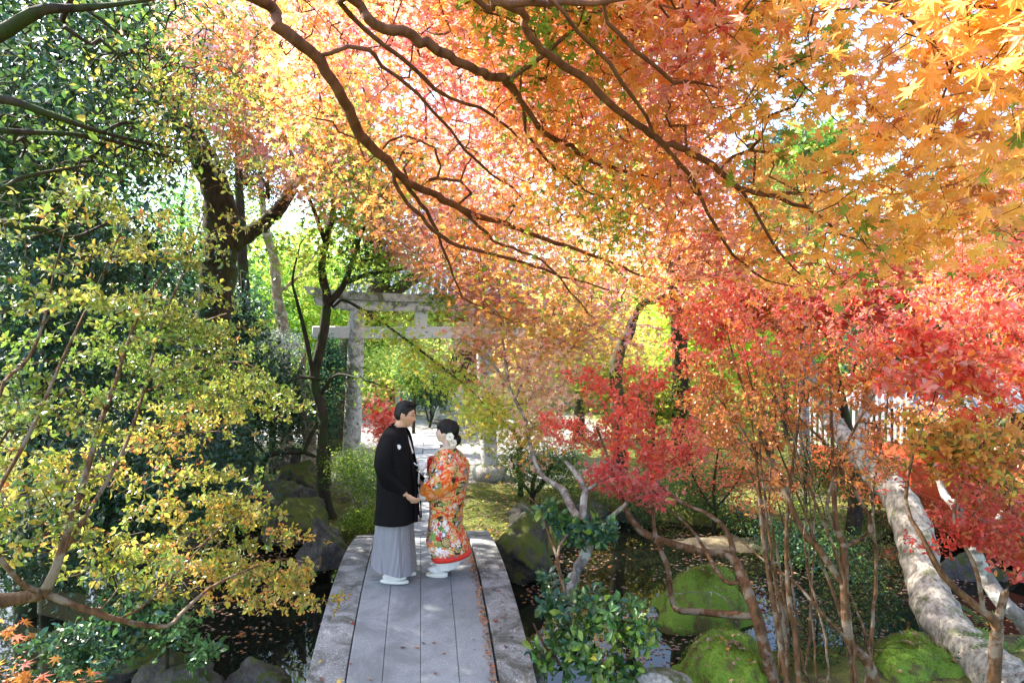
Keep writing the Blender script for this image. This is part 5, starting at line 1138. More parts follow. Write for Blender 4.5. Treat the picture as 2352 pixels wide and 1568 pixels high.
# evergreen rhododendron around it
r = np.random.default_rng(20)
T = Tree('rhododendron', 'dark green whorled evergreen growing around the grey limb beside the bridge kerb', 'rhododendron', (*W(1290, 1600, 5.0)[:2], -.85), seed=20, bark='bark_orange')
T.limb([(*T.base, .03), (*W(1300, 1540, 5.0), .025), (*W(1310, 1440, 5.0), .018), (*W(1290, 1330, 5.05), .012), (*W(1275, 1290, 5.1), .009)])
T.lp([(1310, 1460, 5.0, 9), (1400, 1420, 4.9, 7), (1470, 1440, 4.8, 4)])
T.lp([(1295, 1350, 5.05, 8), (1280, 1280, 5.2, 8), (1300, 1230, 5.4, 7), (1360, 1200, 5.5, 5), (1400, 1200, 5.5, 3)])
T.lp([(1280, 1280, 5.2, 8), (1262, 1230, 5.4, 7), (1240, 1170, 5.6, 4), (1215, 1140, 5.7, 3)])
T.lp([(1300, 1540, 5.0, 9), (1250, 1480, 4.9, 7), (1225, 1430, 4.9, 4)])
A = blobs(r, [(1310, 1400, 5.0, 90, 70, .25, 32), (1400, 1400, 4.9, 80, 45, .25, 32), (1470, 1450, 4.8, 50, 40, .2, 20), (1280, 1500, 4.9, 70, 60, .25, 24), (1420, 1540, 4.8, 70, 50, .25, 28), (1340, 1220, 5.5, 70, 28, .2, 40), (1260, 1180, 5.6, 45, 25, .15, 22), (1390, 1220, 5.4, 30, 25, .15, 14), (1260, 1360, 5.0, 25, 50, .15, 14), (1350, 1480, 4.8, 60, 50, .2, 30)])
T.fill(A, seg=.08, wig=.12, rt=.002, cap=.6).wood()
T.leaves(7, .08, OBOV, [(30, TEAL), (40, MGR), (18, GRN), (11, DGR), (1, YGR)], 'glossy', spread=.012, along=.02, whorl=True, rnd=.5, objs=300)
# ------------------------------------------------------------------ dark evergreens, old trunk and twiggy tree on the left
def simple_tree(name, label, cat, px, pyb, d, stems, blobl, leaf, pal, seed, mat='leaf', bark='bark_dark', per=10, size=.06, spread=.12, group=None, whorl=False, rnd=.6, zb=None, seg=.2, rt=.0025, f=.6, mixr=.8, droop=.25, objs=0):
    """stems: list of [(px,py,dd,diam_px)...]; the first is rooted"""
    r = np.random.default_rng(seed); B = W(px, pyb, d); B[2] = G(B[0], B[1]) if zb is None else zb
    T = Tree(name, label, cat, B, group, seed, bark)
    for i, st in enumerate(stems):
        p = [(*W(a, b, d+c), w/2/FOC*(d+c)) for a, b, c, w in st]
        if i == 0: p = [(B[0], B[1], B[2]-.1, p[0][3]*1.25)]+p
        T.limb(p)
    A = blobs(r, [(b[0], b[1], d+b[2], b[3], b[4], b[5], b[6]) for b in blobl])
    A = A[A[:, 2] > gz(A[:, 0], A[:, 1])+.06]
    T.fill(A, seg=seg, wig=.13, rt=rt, cap=.55).wood()
    T.leaves(per, size, leaf, pal, mat, spread=spread, along=spread*1.2, whorl=whorl, rnd=rnd, f=f, mixr=mixr, droop=droop, objs=objs)
    return T
DARK = [(40, DGR), (30, TEAL), (20, BLU), (10, MGR)]
simple_tree('camellia_tree', 'dense dark camellia behind the yellow azalea at the far left', 'camellia tree', 60, 1250, 6.6, [[(60, 1200, 0, 40), (80, 1000, 0, 26), (110, 800, 0, 16), (120, 600, 0, 8)]], [(80, 900, 0, 200, 200, 1.0, 260), (160, 650, 0, 180, 170, .9, 220), (-60, 650, 0, 160, 250, .9, 120)], OVAL, DARK, 31, 'glossy', per=14, size=.075, spread=.16)
simple_tree('camellia_tree', 'dark blue green camellia filling the shade left of the old mossy trunk', 'camellia tree', 330, 1150, 8.2, [[(330, 1100, 0, 36), (320, 900, 0, 24), (330, 700, 0, 14), (340, 560, 0, 7)]], [(330, 880, 0, 200, 180, 1.2, 300), (300, 650, 0, 180, 140, 1.1, 200), (430, 1000, 0, 110, 90, .9, 90)], OVAL, DARK, 32, 'glossy', per=14, size=.08, spread=.18)
simple_tree('camellia_tree', 'dark camellia right of the old mossy trunk, above the low grey dome shrub', 'camellia tree', 560, 1040, 10.6, [[(560, 1020, 0, 26), (565, 850, 0, 18), (560, 700, 0, 10), (555, 620, 0, 6)]], [(530, 740, 0, 70, 90, .9, 120), (540, 890, 0, 110, 110, 1.0, 200), (480, 760, 0, 90, 120, .9, 120), (640, 920, 0, 70, 70, .8, 90)], OVAL, DARK, 33, 'glossy', per=15, size=.085, spread=.2)
simple_tree('bent_shrub', 'dark green shrub with a pale bent trunk just left of the slender maple', 'shrub', 705, 1085, 10.9, [[(705, 1080, 0, 34), (712, 1000, 0, 30), (692, 920, 0, 28), (690, 870, 0, 20), (700, 810, 0, 10)], [(700, 990, 0, 10), (660, 1000, -.1, 9), (640, 1045, -.3, 8), (600, 1060, -.4, 5)]], [(660, 900, .2, 90, 80, .7, 130), (735, 930, .2, 55, 100, .7, 90), (620, 980, 0, 90, 60, .6, 100), (700, 980, .4, 60, 60, .5, 50)], OVAL, [(40, TEAL), (30, MGR), (20, BLU), (10, OLV)], 34, 'leaf', bark='bark_pale', per=18, size=.05, spread=.16)
simple_tree('bare_branch', 'bare dark crooked branch tree arching low over the boulders on the left bank', 'tree', 600, 1130, 10.0, [[(598, 1100, 0, 14), (612, 1050, 0, 14), (650, 1038, 0, 12), (700, 1040, .1, 10), (730, 1050, .2, 6)], [(700, 1035, .1, 10), (715, 1000, .2, 9), (735, 960, .3, 5)], [(612, 1050, 0, 9), (590, 1020, 0, 7), (560, 1000, 0, 4)]], [(740, 940, .3, 50, 40, .3, 20), (580, 990, 0, 60, 40, .4, 24)], OVAL, [(50, MGR), (50, TEAL)], 35, per=12, size=.05, spread=.12)
simple_tree('dome_shrub', 'silver grey clipped dome shrub left of the slender maple', 'shrub', 625, 880, 12.4, [[(625, 860, 0, 14), (625, 810, 0, 8)]], [(625, 795, 0, 88, 38, .75, 260)], OVAL, [(60, SIL), (25, (.3, .33, .32)), (15, OLV)], 36, per=16, size=.04, spread=.09, zb=None, rnd=.8)
simple_tree('cypress_bush', 'teal green cypress bush between the slender maple and the left gate pillar', 'bush', 752, 1010, 11.6, [[(752, 980, 0, 14), (752, 880, 0, 10), (754, 790, 0, 5)]], [(756, 840, 0, 34, 70, .4, 150), (735, 940, 0, 50, 60, .5, 100)], LONG, [(50, (.04, .14, .08)), (30, TEAL), (20, MGR)], 37, per=22, size=.06, spread=.09, rnd=.9)

OAK = [(40, DGR), (24, MGR), (26, TEAL), (6, GRN), (4, LIM)]
simple_tree('evergreen_oak', 'tall dark evergreen crown behind the twiggy branches at the upper left', 'tree', 120, 1200, 7.6, [[(120, 1150, 0, 44), (110, 800, 0, 36), (120, 500, 0, 26), (130, 300, 0, 16), (140, 120, 0, 8)]], [(130, 260, 0, 290, 210, 1.7, 520), (30, 300, -1.5, 210, 150, 1.1, 230), (60, 480, 0, 180, 110, 1.0, 160), (150, 20, 0, 260, 110, 1.4, 160)], OVAL, OAK, 42, 'glossy', per=15, size=.085, spread=.2, droop=.5)  # dark foliage, with crown added towards the sun to shade couple and deck
simple_tree('evergreen_oak', 'tall evergreen crown rising right of the old mossy trunk, behind the peach leaves', 'tree', 560, 1010, 12.2, [[(565, 960, 0, 36), (560, 700, 0, 30), (550, 450, 0, 20), (545, 200, 0, 10)]], [(450, 100, 0, 180, 150, 1.6, 260), (520, 320, 0, 100, 90, 1.2, 90), (640, 60, 0, 120, 120, 1.2, 100)], OVAL, [(30, MGR), (30, GRN), (20, LIM), (20, DGR)], 43, 'glossy', per=14, size=.10, spread=.26)
simple_tree('camellia_tree', 'dark camellia thicket filling the shade behind the bent azalea branch', 'camellia tree', 260, 1330, 6.0, [[(255, 1300, 0, 20), (250, 1180, 0, 16), (260, 1050, 0, 10)], [(255, 1290, 0, 14), (330, 1180, 0, 10), (400, 1120, 0, 6)]], [(260, 1130, 0, 200, 110, .7, 330), (100, 1230, -.6, 160, 130, .5, 180), (450, 1150, .6, 110, 70, .6, 150), (500, 1060, 1.2, 110, 70, .6, 140)], OVAL, DARK, 44, 'glossy', per=14, size=.06, spread=.13)
simple_tree('undergrowth_shrub', 'dark fine twigged undergrowth between the azalea stems and the two moss mounds', 'shrub', 1870, 1590, 5.2, [[(1870, 1580, 0, 8), (1875, 1480, 0, 6), (1880, 1380, 0, 4)], [(1868, 1585, 0, 7), (1830, 1500, 0, 5), (1810, 1420, 0, 3)], [(1872, 1585, 0, 7), (1930, 1500, 0, 5), (1950, 1420, 0, 3)]], [(1870, 1470, 0, 110, 80, .3, 260), (1960, 1380, .5, 90, 70, .4, 240), (2010, 1280, 1.2, 70, 60, .4, 160), (1850, 1550, -.2, 110, 40, .2, 120), (2200, 1530, -.2, 120, 40, .2, 120)], DIAM, [(40, DGR), (30, OLV), (20, (.10, .06, .03)), (10, MGR)], 45, per=9, size=.03, spread=.04, seg=.08, rt=.0016)
# old mossy tree
simple_tree('old_tree', 'old thick mossy trunk leaning up to the left with brown dead creepers, high dark crown', 'tree', 478, 1080, 9.4, [[(478, 1040, 0, 95), (480, 900, 0, 82), (492, 720, 0, 78), (508, 560, -.1, 76), (500, 450, -.2, 68), (455, 340, -.3, 56), (390, 220, -.5, 46), (345, 100, -.7, 38), (330, -40, -.9, 30), (320, -200, -1.2, 18)], [(512, 575, -.1, 40), (575, 535, 0, 36), (640, 480, .2, 30), (700, 380, .5, 20), (740, 250, .9, 12)], [(345, 100, -.7, 22), (240, 40, -1, 14), (120, -40, -1.3, 8)], [(390, 220, -.5, 18), (470, 60, -.4, 12), (520, -80, -.3, 7)]],
    [(200, 80, -1, 300, 130, 1.5, 230), (420, 60, -.5, 160, 110, 1.2, 150), (560, 60, 0, 120, 140, 1.2, 90), (80, 300, -1, 160, 120, 1.0, 80), (330, -120, -1, 330, 120, 1.6, 150)], OVAL, [(30, DGR), (25, MGR), (20, GRN), (15, TEAL), (10, LIM)], 38, 'glossy', bark='bark_moss', per=9, size=.075, spread=.2)
def creeper(label, cx, cy, d, rx, ry, n, seed):
    r = np.random.default_rng(seed); T = Tree('dead_creeper', label, 'creeper', W(cx, cy, d), None, seed, 'bark_dark')
    T.lp([(cx, cy+ry*.8, d, 12), (cx, cy, d, 10), (cx-rx*.3, cy-ry*.8, d, 5)])
    T.fill(blob(r, cx, cy, d, rx, ry, .35, n), seg=.07, wig=.35, rt=.0035, cap=.7).wood('vine')
    T.leaves(5, .05, LONG, [(50, (.10, .06, .035)), (30, (.05, .03, .02)), (20, (.18, .10, .05))], 'litter', spread=.1, rnd=1.0, droop=.6)
creeper('brown dead creeper hanging on the old mossy trunk below its fork', 565, 370, 9.1, 75, 70, 150, 39)
creeper('second brown dead creeper clinging high on the old mossy trunk', 375, 180, 8.7, 60, 75, 140, 40)
creeper('dark dead creeper tuft on the right limb of the old tree', 615, 430, 9.3, 60, 32, 90, 41)
# twiggy evergreen reaching in from the left edge
r = np.random.default_rng(50)
T = Tree('twiggy_tree', 'dark twiggy evergreen whose bare branches reach in from the upper left edge', 'tree', (-4.3, 3.0, -.3), seed=50, bark='bark_dark')
T.limb([(-4.3, 3.0, -.4, .13), (-4.2, 3.0, 1.2, .11), (-4.0, 3.1, 2.4, .09), (-3.7, 3.2, 3.6, .07), (-3.4, 3.3, 4.6, .04)])
T.limb([(-3.75, 3.2, 3.5, .05)]+[feed(*a) for a in [(-120, 130, 3.3, 40), (0, 78, 3.3, 34), (90, 25, 3.3, 26), (170, 20, 3.4, 18), (262, 12, 3.5, 12), (400, -10, 3.7, 7)]])
T.limb([(-3.95, 3.1, 2.6, .05)]+[feed(*a) for a in [(-150, 240, 3.2, 26), (0, 228, 3.2, 20), (110, 262, 3.3, 16), (220, 300, 3.5, 11), (340, 330, 3.8, 6), (430, 345, 4.0, 3)]])
T.limb([(-3.95, 3.1, 2.5, .045)]+[feed(*a) for a in [(-130, 280, 3.3, 18), (0, 300, 3.3, 14), (200, 312, 3.5, 10), (330, 345, 3.8, 7), (420, 372, 4.0, 4)]])
T.limb([(-4.1, 3.0, 1.9, .04)]+[feed(*a) for a in [(-160, 480, 3.2, 18), (0, 510, 3.2, 15), (100, 528, 3.3, 12), (170, 545, 3.5, 9), (260, 505, 3.8, 5)]])
T.limb([(-4.1, 3.0, 2.2, .04)]+[feed(*a) for a in [(-100, 440, 3.1, 18), (0, 435, 3.1, 14), (60, 405, 3.2, 10), (200, 380, 3.5, 6)]])
T.limb([(-3.5, 3.2, 4.2, .04)]+[feed(*a) for a in [(-50, -60, 3.6, 20), (120, -20, 3.8, 12), (250, 60, 4.0, 9), (330, 150, 4.2, 5)]])
A = blobs(r, [(150, 130, 3.8, 230, 130, .6, 170), (330, 200, 4.1, 130, 110, .6, 190), (240, 350, 3.8, 200, 90, .5, 200), (120, 480, 3.5, 150, 80, .4, 70), (420, 100, 4.2, 110, 110, .6, 120), (360, 320, 4.1, 120, 80, .4, 330), (330, 180, 4.2, 120, 110, .5, 260), (200, 330, 3.8, 170, 70, .4, 200), (60, 250, 3.5, 110, 120, .4, 60)])
T.fill(A, seg=.07, wig=.2, rt=.0032, cap=.6).wood()
T.leaves(1, .05, OVAL, [(26, MGR), (24, DGR), (24, GRN), (14, LIM), (8, YEL), (4, AMB)], 'glossy', spread=.05, objs=200, mixr=1.2)

# ------------------------------------------------------------------ bushes near the couple and the gate
simple_tree('fine_bush', 'airy fine leaved green bush just left of the groom', 'bush', 825, 1195, 9.0, [[(828, 1185, 0, 7), (838, 1140, 0, 6), (820, 1085, 0, 4)], [(826, 1190, 0, 6), (850, 1130, .1, 5), (860, 1080, .1, 3)], [(826, 1190, 0, 5), (800, 1120, 0, 4), (785, 1075, 0, 3)]], [(825, 1080, 0, 58, 36, .5, 190), (850, 1120, 0, 36, 36, .4, 80), (795, 1060, .3, 40, 30, .4, 70), (860, 1050, .3, 30, 25, .3, 40)], DIAM, [(60, (.09, .19, .03)), (30, LIM), (10, GRN)], 61, per=26, size=.026, spread=.09, bark='bark_grey', seg=.1, rt=.0016)
simple_tree('ground_bush', 'low bright yellow green bush at the far left corner of the bridge', 'bush', 832, 1225, 8.75, [[(832, 1222, 0, 6), (832, 1200, 0, 5)]], [(828, 1195, 0, 44, 24, .35, 160), (858, 1185, .1, 20, 26, .2, 50)], OVAL, [(50, (.13, .25, .03)), (35, LIM), (15, YGR)], 62, per=14, size=.028, spread=.05, seg=.08, rt=.0016)
simple_tree('red_maple', 'small red maple beyond the gate, behind the groom', 'maple tree', 880, 1010, 15.0, [[(884, 1000, 0, 8), (880, 970, 0, 6), (872, 930, 0, 4)]], [(872, 955, 0, 32, 36, .6, 90), (890, 1000, 0, 28, 22, .5, 50), (880, 890, .4, 20, 30, .4, 16)], MAPLE5, [(40, RED), (40, PNK), (20, CORAL)], 63, per=12, size=.08, spread=.13)
simple_tree('camellia_tree', 'small teal green multi stemmed camellia beyond the gate, above the bride', 'camellia tree', 985, 975, 19.0, [[(990, 960, 0, 6), (988, 920, 0, 5), (985, 880, 0, 3)], [(985, 970, 0, 5), (975, 930, 0, 4), (965, 890, 0, 3)], [(990, 968, 0, 5), (1003, 930, 0, 4), (1012, 890, 0, 3)]], [(982, 880, 0, 40, 36, .7, 170), (1005, 900, 0, 30, 26, .6, 100), (965, 905, .2, 24, 20, .4, 50)], OVAL, [(50, TEAL), (30, MGR), (20, BLU)], 64, 'glossy', per=16, size=.10, spread=.17)
simple_tree('camellia_tree', 'brown trunked small evergreen on the far lawn right of the groom', 'camellia tree', 950, 985, 17.5, [[(950, 975, 0, 8), (952, 930, 0, 7), (948, 890, 0, 4)]], [(948, 868, 0, 34, 28, .6, 100), (925, 850, .3, 34, 24, .6, 70)], OVAL, [(50, MGR), (30, LIM), (20, GRN)], 65, per=14, size=.09, spread=.16)
simple_tree('yellow_bush', 'pale yellow green low maple spreading in front of the right gate pillar', 'maple tree', 1192, 1135, 10.6, [[(1196, 1125, 0, 14), (1192, 1060, 0, 13), (1190, 1000, -.1, 11), (1150, 965, -.1, 9), (1138, 915, -.1, 7), (1105, 880, 0, 4)], [(1192, 1040, 0, 9), (1225, 980, .2, 7), (1250, 900, .3, 5)]], [(1130, 945, -.3, 60, 26, .6, 60), (1085, 975, -.4, 55, 18, .5, 36), (1205, 960, 0, 50, 70, .6, 90), (1140, 1010, -.3, 36, 14, .4, 16), (1100, 915, 0, 50, 24, .5, 40), (1190, 890, .3, 70, 40, .5, 60), (1160, 1060, -.3, 30, 12, .3, 10)], MAPLE5, [(30, YGR), (40, (.85, .74, .2)), (20, LIM), (10, YOR)], 66, per=10, size=.065, spread=.14, bark='bark_dark', objs=50)
simple_tree('fine_bush', 'fine leaved green shrub with several short dark trunks right of the path', 'bush', 1225, 1140, 10.2, [[(1222, 1135, 0, 12), (1226, 1100, 0, 11), (1240, 1060, 0, 8)], [(1225, 1138, 0, 12), (1250, 1100, 0, 11), (1275, 1050, 0, 6)], [(1223, 1138, 0, 9), (1195, 1100, 0, 8), (1175, 1060, 0, 5)]], [(1220, 1060, 0, 80, 45, .6, 170), (1290, 1050, .2, 60, 50, .5, 120), (1300, 1110, 0, 60, 36, .5, 90), (1195, 1095, -.2, 25, 20, .3, 24)], DIAM, [(40, MGR), (30, (.1, .2, .05)), (20, LIM), (10, TEAL)], 67, per=24, size=.034, spread=.11, seg=.12)
simple_tree('bank_bush', 'dark fine green bush overhanging the far bank of the pond', 'bush', 1580, 1175, 10.4, [[(1580, 1165, 0, 10), (1580, 1120, 0, 8), (1570, 1080, 0, 5)]], [(1560, 1110, -.3, 90, 55, .7, 210), (1480, 1160, -.5, 70, 35, .5, 110), (1620, 1150, -.4, 70, 40, .5, 110), (1400, 1150, -.2, 70, 40, .5, 90)], DIAM, [(40, (.06, .13, .03)), (30, MGR), (20, OLV), (10, TEAL)], 68, per=24, size=.036, spread=.11, seg=.12)
simple_tree('bank_bush', 'glossy green bush among the azalea stems on the right bank', 'bush', 1800, 1300, 8.4, [[(1800, 1290, 0, 8), (1805, 1240, 0, 6)]], [(1800, 1240, 0, 70, 40, .5, 140), (1900, 1270, -.4, 80, 40, .5, 140), (1980, 1330, -.8, 60, 50, .4, 100), (1850, 1160, .5, 60, 40, .4, 70), (1700, 1180, 1, 60, 40, .5, 70)], OVAL, [(40, MGR), (30, TEAL), (20, GRN), (10, LIM)], 69, 'glossy', per=14, size=.042, spread=.1, seg=.1)
simple_tree('low_evergreen', 'low dark evergreen shrub under the bent azalea branch at lower left', 'shrub', 380, 1500, 4.9, [[(385, 1490, 0, 8), (400, 1440, 0, 6)], [(390, 1480, 0, 6), (450, 1480, -.1, 5)]], [(400, 1440, 0, 80, 40, .3, 60), (470, 1490, -.1, 40, 25, .2, 30), (300, 1400, .1, 90, 50, .3, 70), (160, 1500, -.5, 110, 60, .3, 90), (250, 1480, -.2, 90, 50, .3, 60)], OBOV, [(50, MGR), (30, TEAL), (20, DGR)], 70, 'glossy', per=7, size=.055, spread=.02, whorl=True, seg=.1, objs=100)
simple_tree('orange_maple', 'low orange red maple spray at the bottom left corner', 'maple tree', -40, 1700, 1.9, [[(-30, 1680, 0, 7), (20, 1630, 0, 6), (80, 1590, 0, 4), (150, 1575, .1, 3)]], [(30, 1590, 0, 70, 18, .12, 26), (150, 1590, .1, 60, 10, .1, 12), (15, 1440, .2, 25, 50, .1, 5)], MAPLE7, dim([(50, ORG), (30, CORAL), (20, AMB)], .55), 71, per=4, size=.030, spread=.03, zb=-.4, seg=.08, rt=.0014, objs=60)

# ------------------------------------------------------------------ leaning lichened trunk, right
r = np.random.default_rng(80)
bx, by = W(2360, 1620, 4.5)[:2]
T = Tree('leaning_tree', 'thick lichen patched trunk leaning left over the pond, sunlit on its left side', 'tree', (bx, by, -.4), seed=80, bark='bark_lichen')
T.lp([(2360, 1610, 4.55, 135), (2300, 1560, 4.75, 118), (2215, 1485, 5.1, 104), (2150, 1400, 5.45, 92), (2118, 1310, 5.8, 82), (2098, 1220, 6.1, 78), (2060, 1140, 6.4, 72), (2012, 1085, 6.75, 64), (1965, 1035, 6.9, 50), (1915, 975, 7.2, 44), (1890, 925, 7.5, 34), (1850, 800, 7.9, 24), (1830, 640, 8.3, 15), (1800, 480, 8.6, 8)], step=.07)
T.lp([(1965, 1035, 6.9, 34), (2000, 900, 7.3, 24), (2060, 740, 7.7, 14), (2120, 560, 8.0, 7)])
A = blobs(r, [(1830, 560, 8.2, 160, 130, 1.0, 130), (2080, 600, 8.0, 140, 120, 1.0, 110), (1680, 520, 8.8, 110, 90, .9, 60)])
T.fill(A, seg=.16, wig=.14, rt=.0025, cap=.5).wood()
T.leaves(12, .075, MAPLE5, [(30, CORAL), (30, ORG), (20, AMB), (20, PEA)], spread=.16)
simple_tree('grey_limbed_tree', 'smooth grey limbed tree bending up in front of the red bridge at the right edge', 'tree', 2420, 1560, 5.2, [[(2400, 1500, 0, 46), (2348, 1424, 0, 40), (2303, 1384, 0, 36), (2265, 1324, .1, 32), (2235, 1259, .1, 28), (2213, 1209, .2, 25), (2193, 1159, .2, 22), (2170, 1137, .3, 17), (2140, 1050, .5, 9), (2120, 940, .7, 5)], [(2235, 1259, .1, 14), (2300, 1180, .2, 11), (2360, 1090, .3, 8)]], [(2130, 960, .6, 80, 60, .4, 60), (2360, 1050, .3, 80, 60, .4, 50)], OBOV, [(40, RUST), (30, CORAL), (30, ORG)], 81, 'azalea', bark='bark_grey', per=8, size=.045, spread=.05)
simple_tree('twiggy_shrub', 'rusty leaved twiggy shrub on the far bank between the red and brown azaleas', 'shrub', 1640, 1180, 9.6, [[(1640, 1170, 0, 9), (1640, 1110, 0, 7), (1650, 1030, 0, 4)], [(1638, 1172, 0, 7), (1600, 1110, 0, 5), (1570, 1040, 0, 3)], [(1642, 1172, 0, 7), (1690, 1110, 0, 5), (1720, 1040, 0, 3)]], [(1640, 1060, 0, 120, 70, .6, 190), (1740, 1110, -.2, 80, 50, .5, 100), (1560, 1010, 0, 70, 50, .5, 60)], OBOV, [(30, CORAL), (30, RUST), (20, REDP), (20, ORG)], 82, per=7, size=.05, spread=.06, seg=.1, rt=.003, bark='bark_dark')
simple_tree('twiggy_shrub', 'dark olive twiggy shrub crowding the far bank in front of the slat fence', 'shrub', 1850, 1170, 9.8, [[(1850, 1160, 0, 9), (1850, 1090, 0, 7), (1855, 1000, 0, 4)], [(1852, 1165, 0, 7), (1900, 1080, 0, 5), (1930, 1010, 0, 3)]], [(1850, 1060, 0, 110, 70, .6, 180), (1950, 1090, -.2, 90, 60, .5, 150), (2030, 1160, -.8, 90, 60, .5, 150)], OVAL, [(30, OLV), (30, MGR), (20, RUST), (20, DGR)], 83, per=8, size=.05, spread=.07, seg=.1, rt=.003, bark='bark_dark')
# fern and grass at the lower right
def fern(label, px, py, d, n, L, seed):
    r = np.random.default_rng(seed); B = W(px, py, d); f = thing('fern', label, 'fern', B)
    for i in range(n):
        a = r.uniform(0, 6.283); b = MB(); m = 12; rib = []
        for k in range(m+1):
            u = k/m; rib.append(np.array([math.cos(a)*L*u, math.sin(a)*L*u, L*(.75*u-.62*u*u)]))
        b.tube(rib, np.linspace(.003, .001, m+1), 4, c=(.1, .16, .03))
        sd = np.array([-math.sin(a), math.cos(a), 0])
        for k in range(1, m+1):
            w = L*.2*math.sin(math.pi*min(1, k/m*.85+.12))
            for s in (-1, 1):
                p = rib[k]; dirx = sd*s+(rib[k]-rib[k-1])/np.linalg.norm(rib[k]-rib[k-1])*.5; dirx /= np.linalg.norm(dirx); e = (rib[k]-rib[k-1])*.42
                b.add([p-e, p+dirx*w*.5-e*.6, p+dirx*w, p+dirx*w*.5+e*.6, p+e*.6], [(0, 1, 2, 3, 4)], (.12, .24, .04))
        b.build('frond', M['leaf'], f)
fern('green fern growing at the bottom right corner', 2325, 1500, 4.6, 8, .34, 5)
fern('small fern at the foot of the grey limbed tree', 2250, 1420, 5.6, 7, .28, 6)

# ------------------------------------------------------------------ trees around and beyond the court
simple_tree('pale_tree', 'pale leaning trunk standing in the light behind the dome shrub', 'tree', 655, 930, 13.4, [[(655, 900, 0, 30), (650, 760, 0, 27), (637, 680, 0, 24), (630, 600, 0, 22), (610, 525, 0, 18), (600, 420, .2, 12), (590, 300, .4, 7)], [(636, 675, 0, 9), (690, 630, .3, 7), (740, 560, .5, 4)]], [(560, 420, 0, 90, 60, .8, 50), (700, 650, .3, 50, 40, .6, 26), (520, 520, .3, 80, 70, .8, 40)], DIAM, [(40, GRN), (40, LIM), (20, YGR)], 90, per=16, size=.10, spread=.24, bark='bark_pale')
simple_tree('forked_old_tree', 'stout brown trunk leaning right behind the left gate pillar, forked above the gate', 'tree', 770, 1000, 15.5, [[(768, 960, 0, 60), (785, 860, 0, 56), (810, 780, 0, 52), (850, 700, 0, 48), (875, 650, 0, 44), (880, 620, 0, 36), (860, 520, .2, 26), (840, 380, .4, 16), (830, 250, .6, 9)], [(880, 690, 0, 34), (920, 660, 0, 30), (970, 620, .2, 26), (1030, 540, .5, 18), (1080, 420, .9, 10)]], [(840, 420, 0, 170, 120, 1.5, 200), (1050, 480, .5, 160, 110, 1.5, 160), (900, 600, 0, 90, 50, 1.0, 80), (980, 740, -.3, 60, 30, .8, 40)], DIAM, [(34, GRN), (30, LIM), (20, MGR), (16, YGR)], 91, per=16, size=.12, spread=.3, bark='bark_moss')
simple_tree('crooked_tree', 'crooked pale barked tree right of the gate with a sharply bent trunk', 'tree', 1420, 1010, 12.0, [[(1420, 980, 0, 34), (1414, 860, 0, 30), (1425, 800, 0, 27), (1446, 765, 0, 22), (1458, 722, 0, 19), (1482, 694, 0, 17), (1512, 688, 0, 15), (1545, 655, 0, 12), (1530, 615, .2, 9), (1480, 560, .4, 6), (1440, 500, .6, 4)], [(1535, 662, 0, 12), (1590, 610, .3, 8), (1620, 540, .6, 5)]], [(1500, 600, .2, 110, 60, 1, 90), (1600, 560, .5, 90, 60, .9, 60), (1420, 660, .4, 60, 40, .7, 30)], MAPLE5, [(30, REDP), (45, PNK), (25, PEA)], 92, per=10, size=.085, spread=.2, bark='bark_moss')
simple_tree('magnolia_tree', 'fresh green broad leaved magnolia showing through the gap in the amber leaves', 'magnolia tree', 1850, 1150, 11.5, [[(1850, 1100, 0, 26), (1845, 800, 0, 20), (1850, 550, 0, 14), (1850, 380, 0, 8), (1850, 300, 0, 5)]], [(1850, 340, 0, 70, 50, .6, 70), (1930, 320, 0, 70, 50, .6, 50), (1800, 400, .2, 70, 50, .6, 40), (1850, 480, .3, 120, 70, .8, 60)], OBOV, [(50, (.12, .30, .03)), (30, LIM), (20, GRN)], 93, 'glossy', per=7, size=.15, spread=.05, whorl=True, bark='bark_grey')
simple_tree('pine_tree', 'blue green pine beyond the magnolia in the sky gap', 'pine tree', 1800, 1050, 17.0, [[(1800, 980, 0, 26), (1805, 700, 0, 18), (1815, 450, 0, 10), (1820, 290, 0, 4)]], [(1815, 330, 0, 70, 40, .9, 80), (1790, 400, 0, 110, 50, 1.1, 90), (1830, 500, 0, 140, 70, 1.3, 90), (2200, 420, 0, 60, 40, .8, 40)], LONG, [(50, (.05, .11, .09)), (30, TEAL), (20, BLU)], 94, per=22, size=.16, spread=.2, rnd=1)
simple_tree('green_shrub', 'bright yellow green shrub in the sun behind the red azalea', 'shrub', 1500, 1080, 12.8, [[(1500, 1060, 0, 12), (1500, 980, 0, 9), (1490, 900, 0, 5)]], [(1450, 880, 0, 90, 60, .9, 120), (1350, 860, .4, 90, 60, .9, 120), (1560, 930, -.2, 110, 90, .9, 150), (1680, 960, 0, 90, 90, .9, 110)], MAPLE5, dim([(30, YGR), (26, LIM), (24, YEL), (20, GRN)], .62), 95, per=12, size=.085, spread=.2)
simple_tree('yellow_maple', 'tall pale yellow maple standing beyond the gate to the right', 'maple tree', 1330, 985, 17.0, [[(1330, 960, 0, 26), (1335, 850, 0, 22), (1330, 740, 0, 14), (1320, 620, 0, 8)]], [(1300, 780, 0, 130, 70, 1.5, 170), (1420, 800, .5, 110, 70, 1.4, 120), (1200, 800, .3, 60, 50, 1.0, 60), (1350, 650, 0, 150, 90, 1.5, 120)], MAPLE5, [(30, (.86, .74, .2)), (26, YOR), (24, (.62, .64, .14)), (20, PEA)], 96, per=13, size=.11, spread=.26)
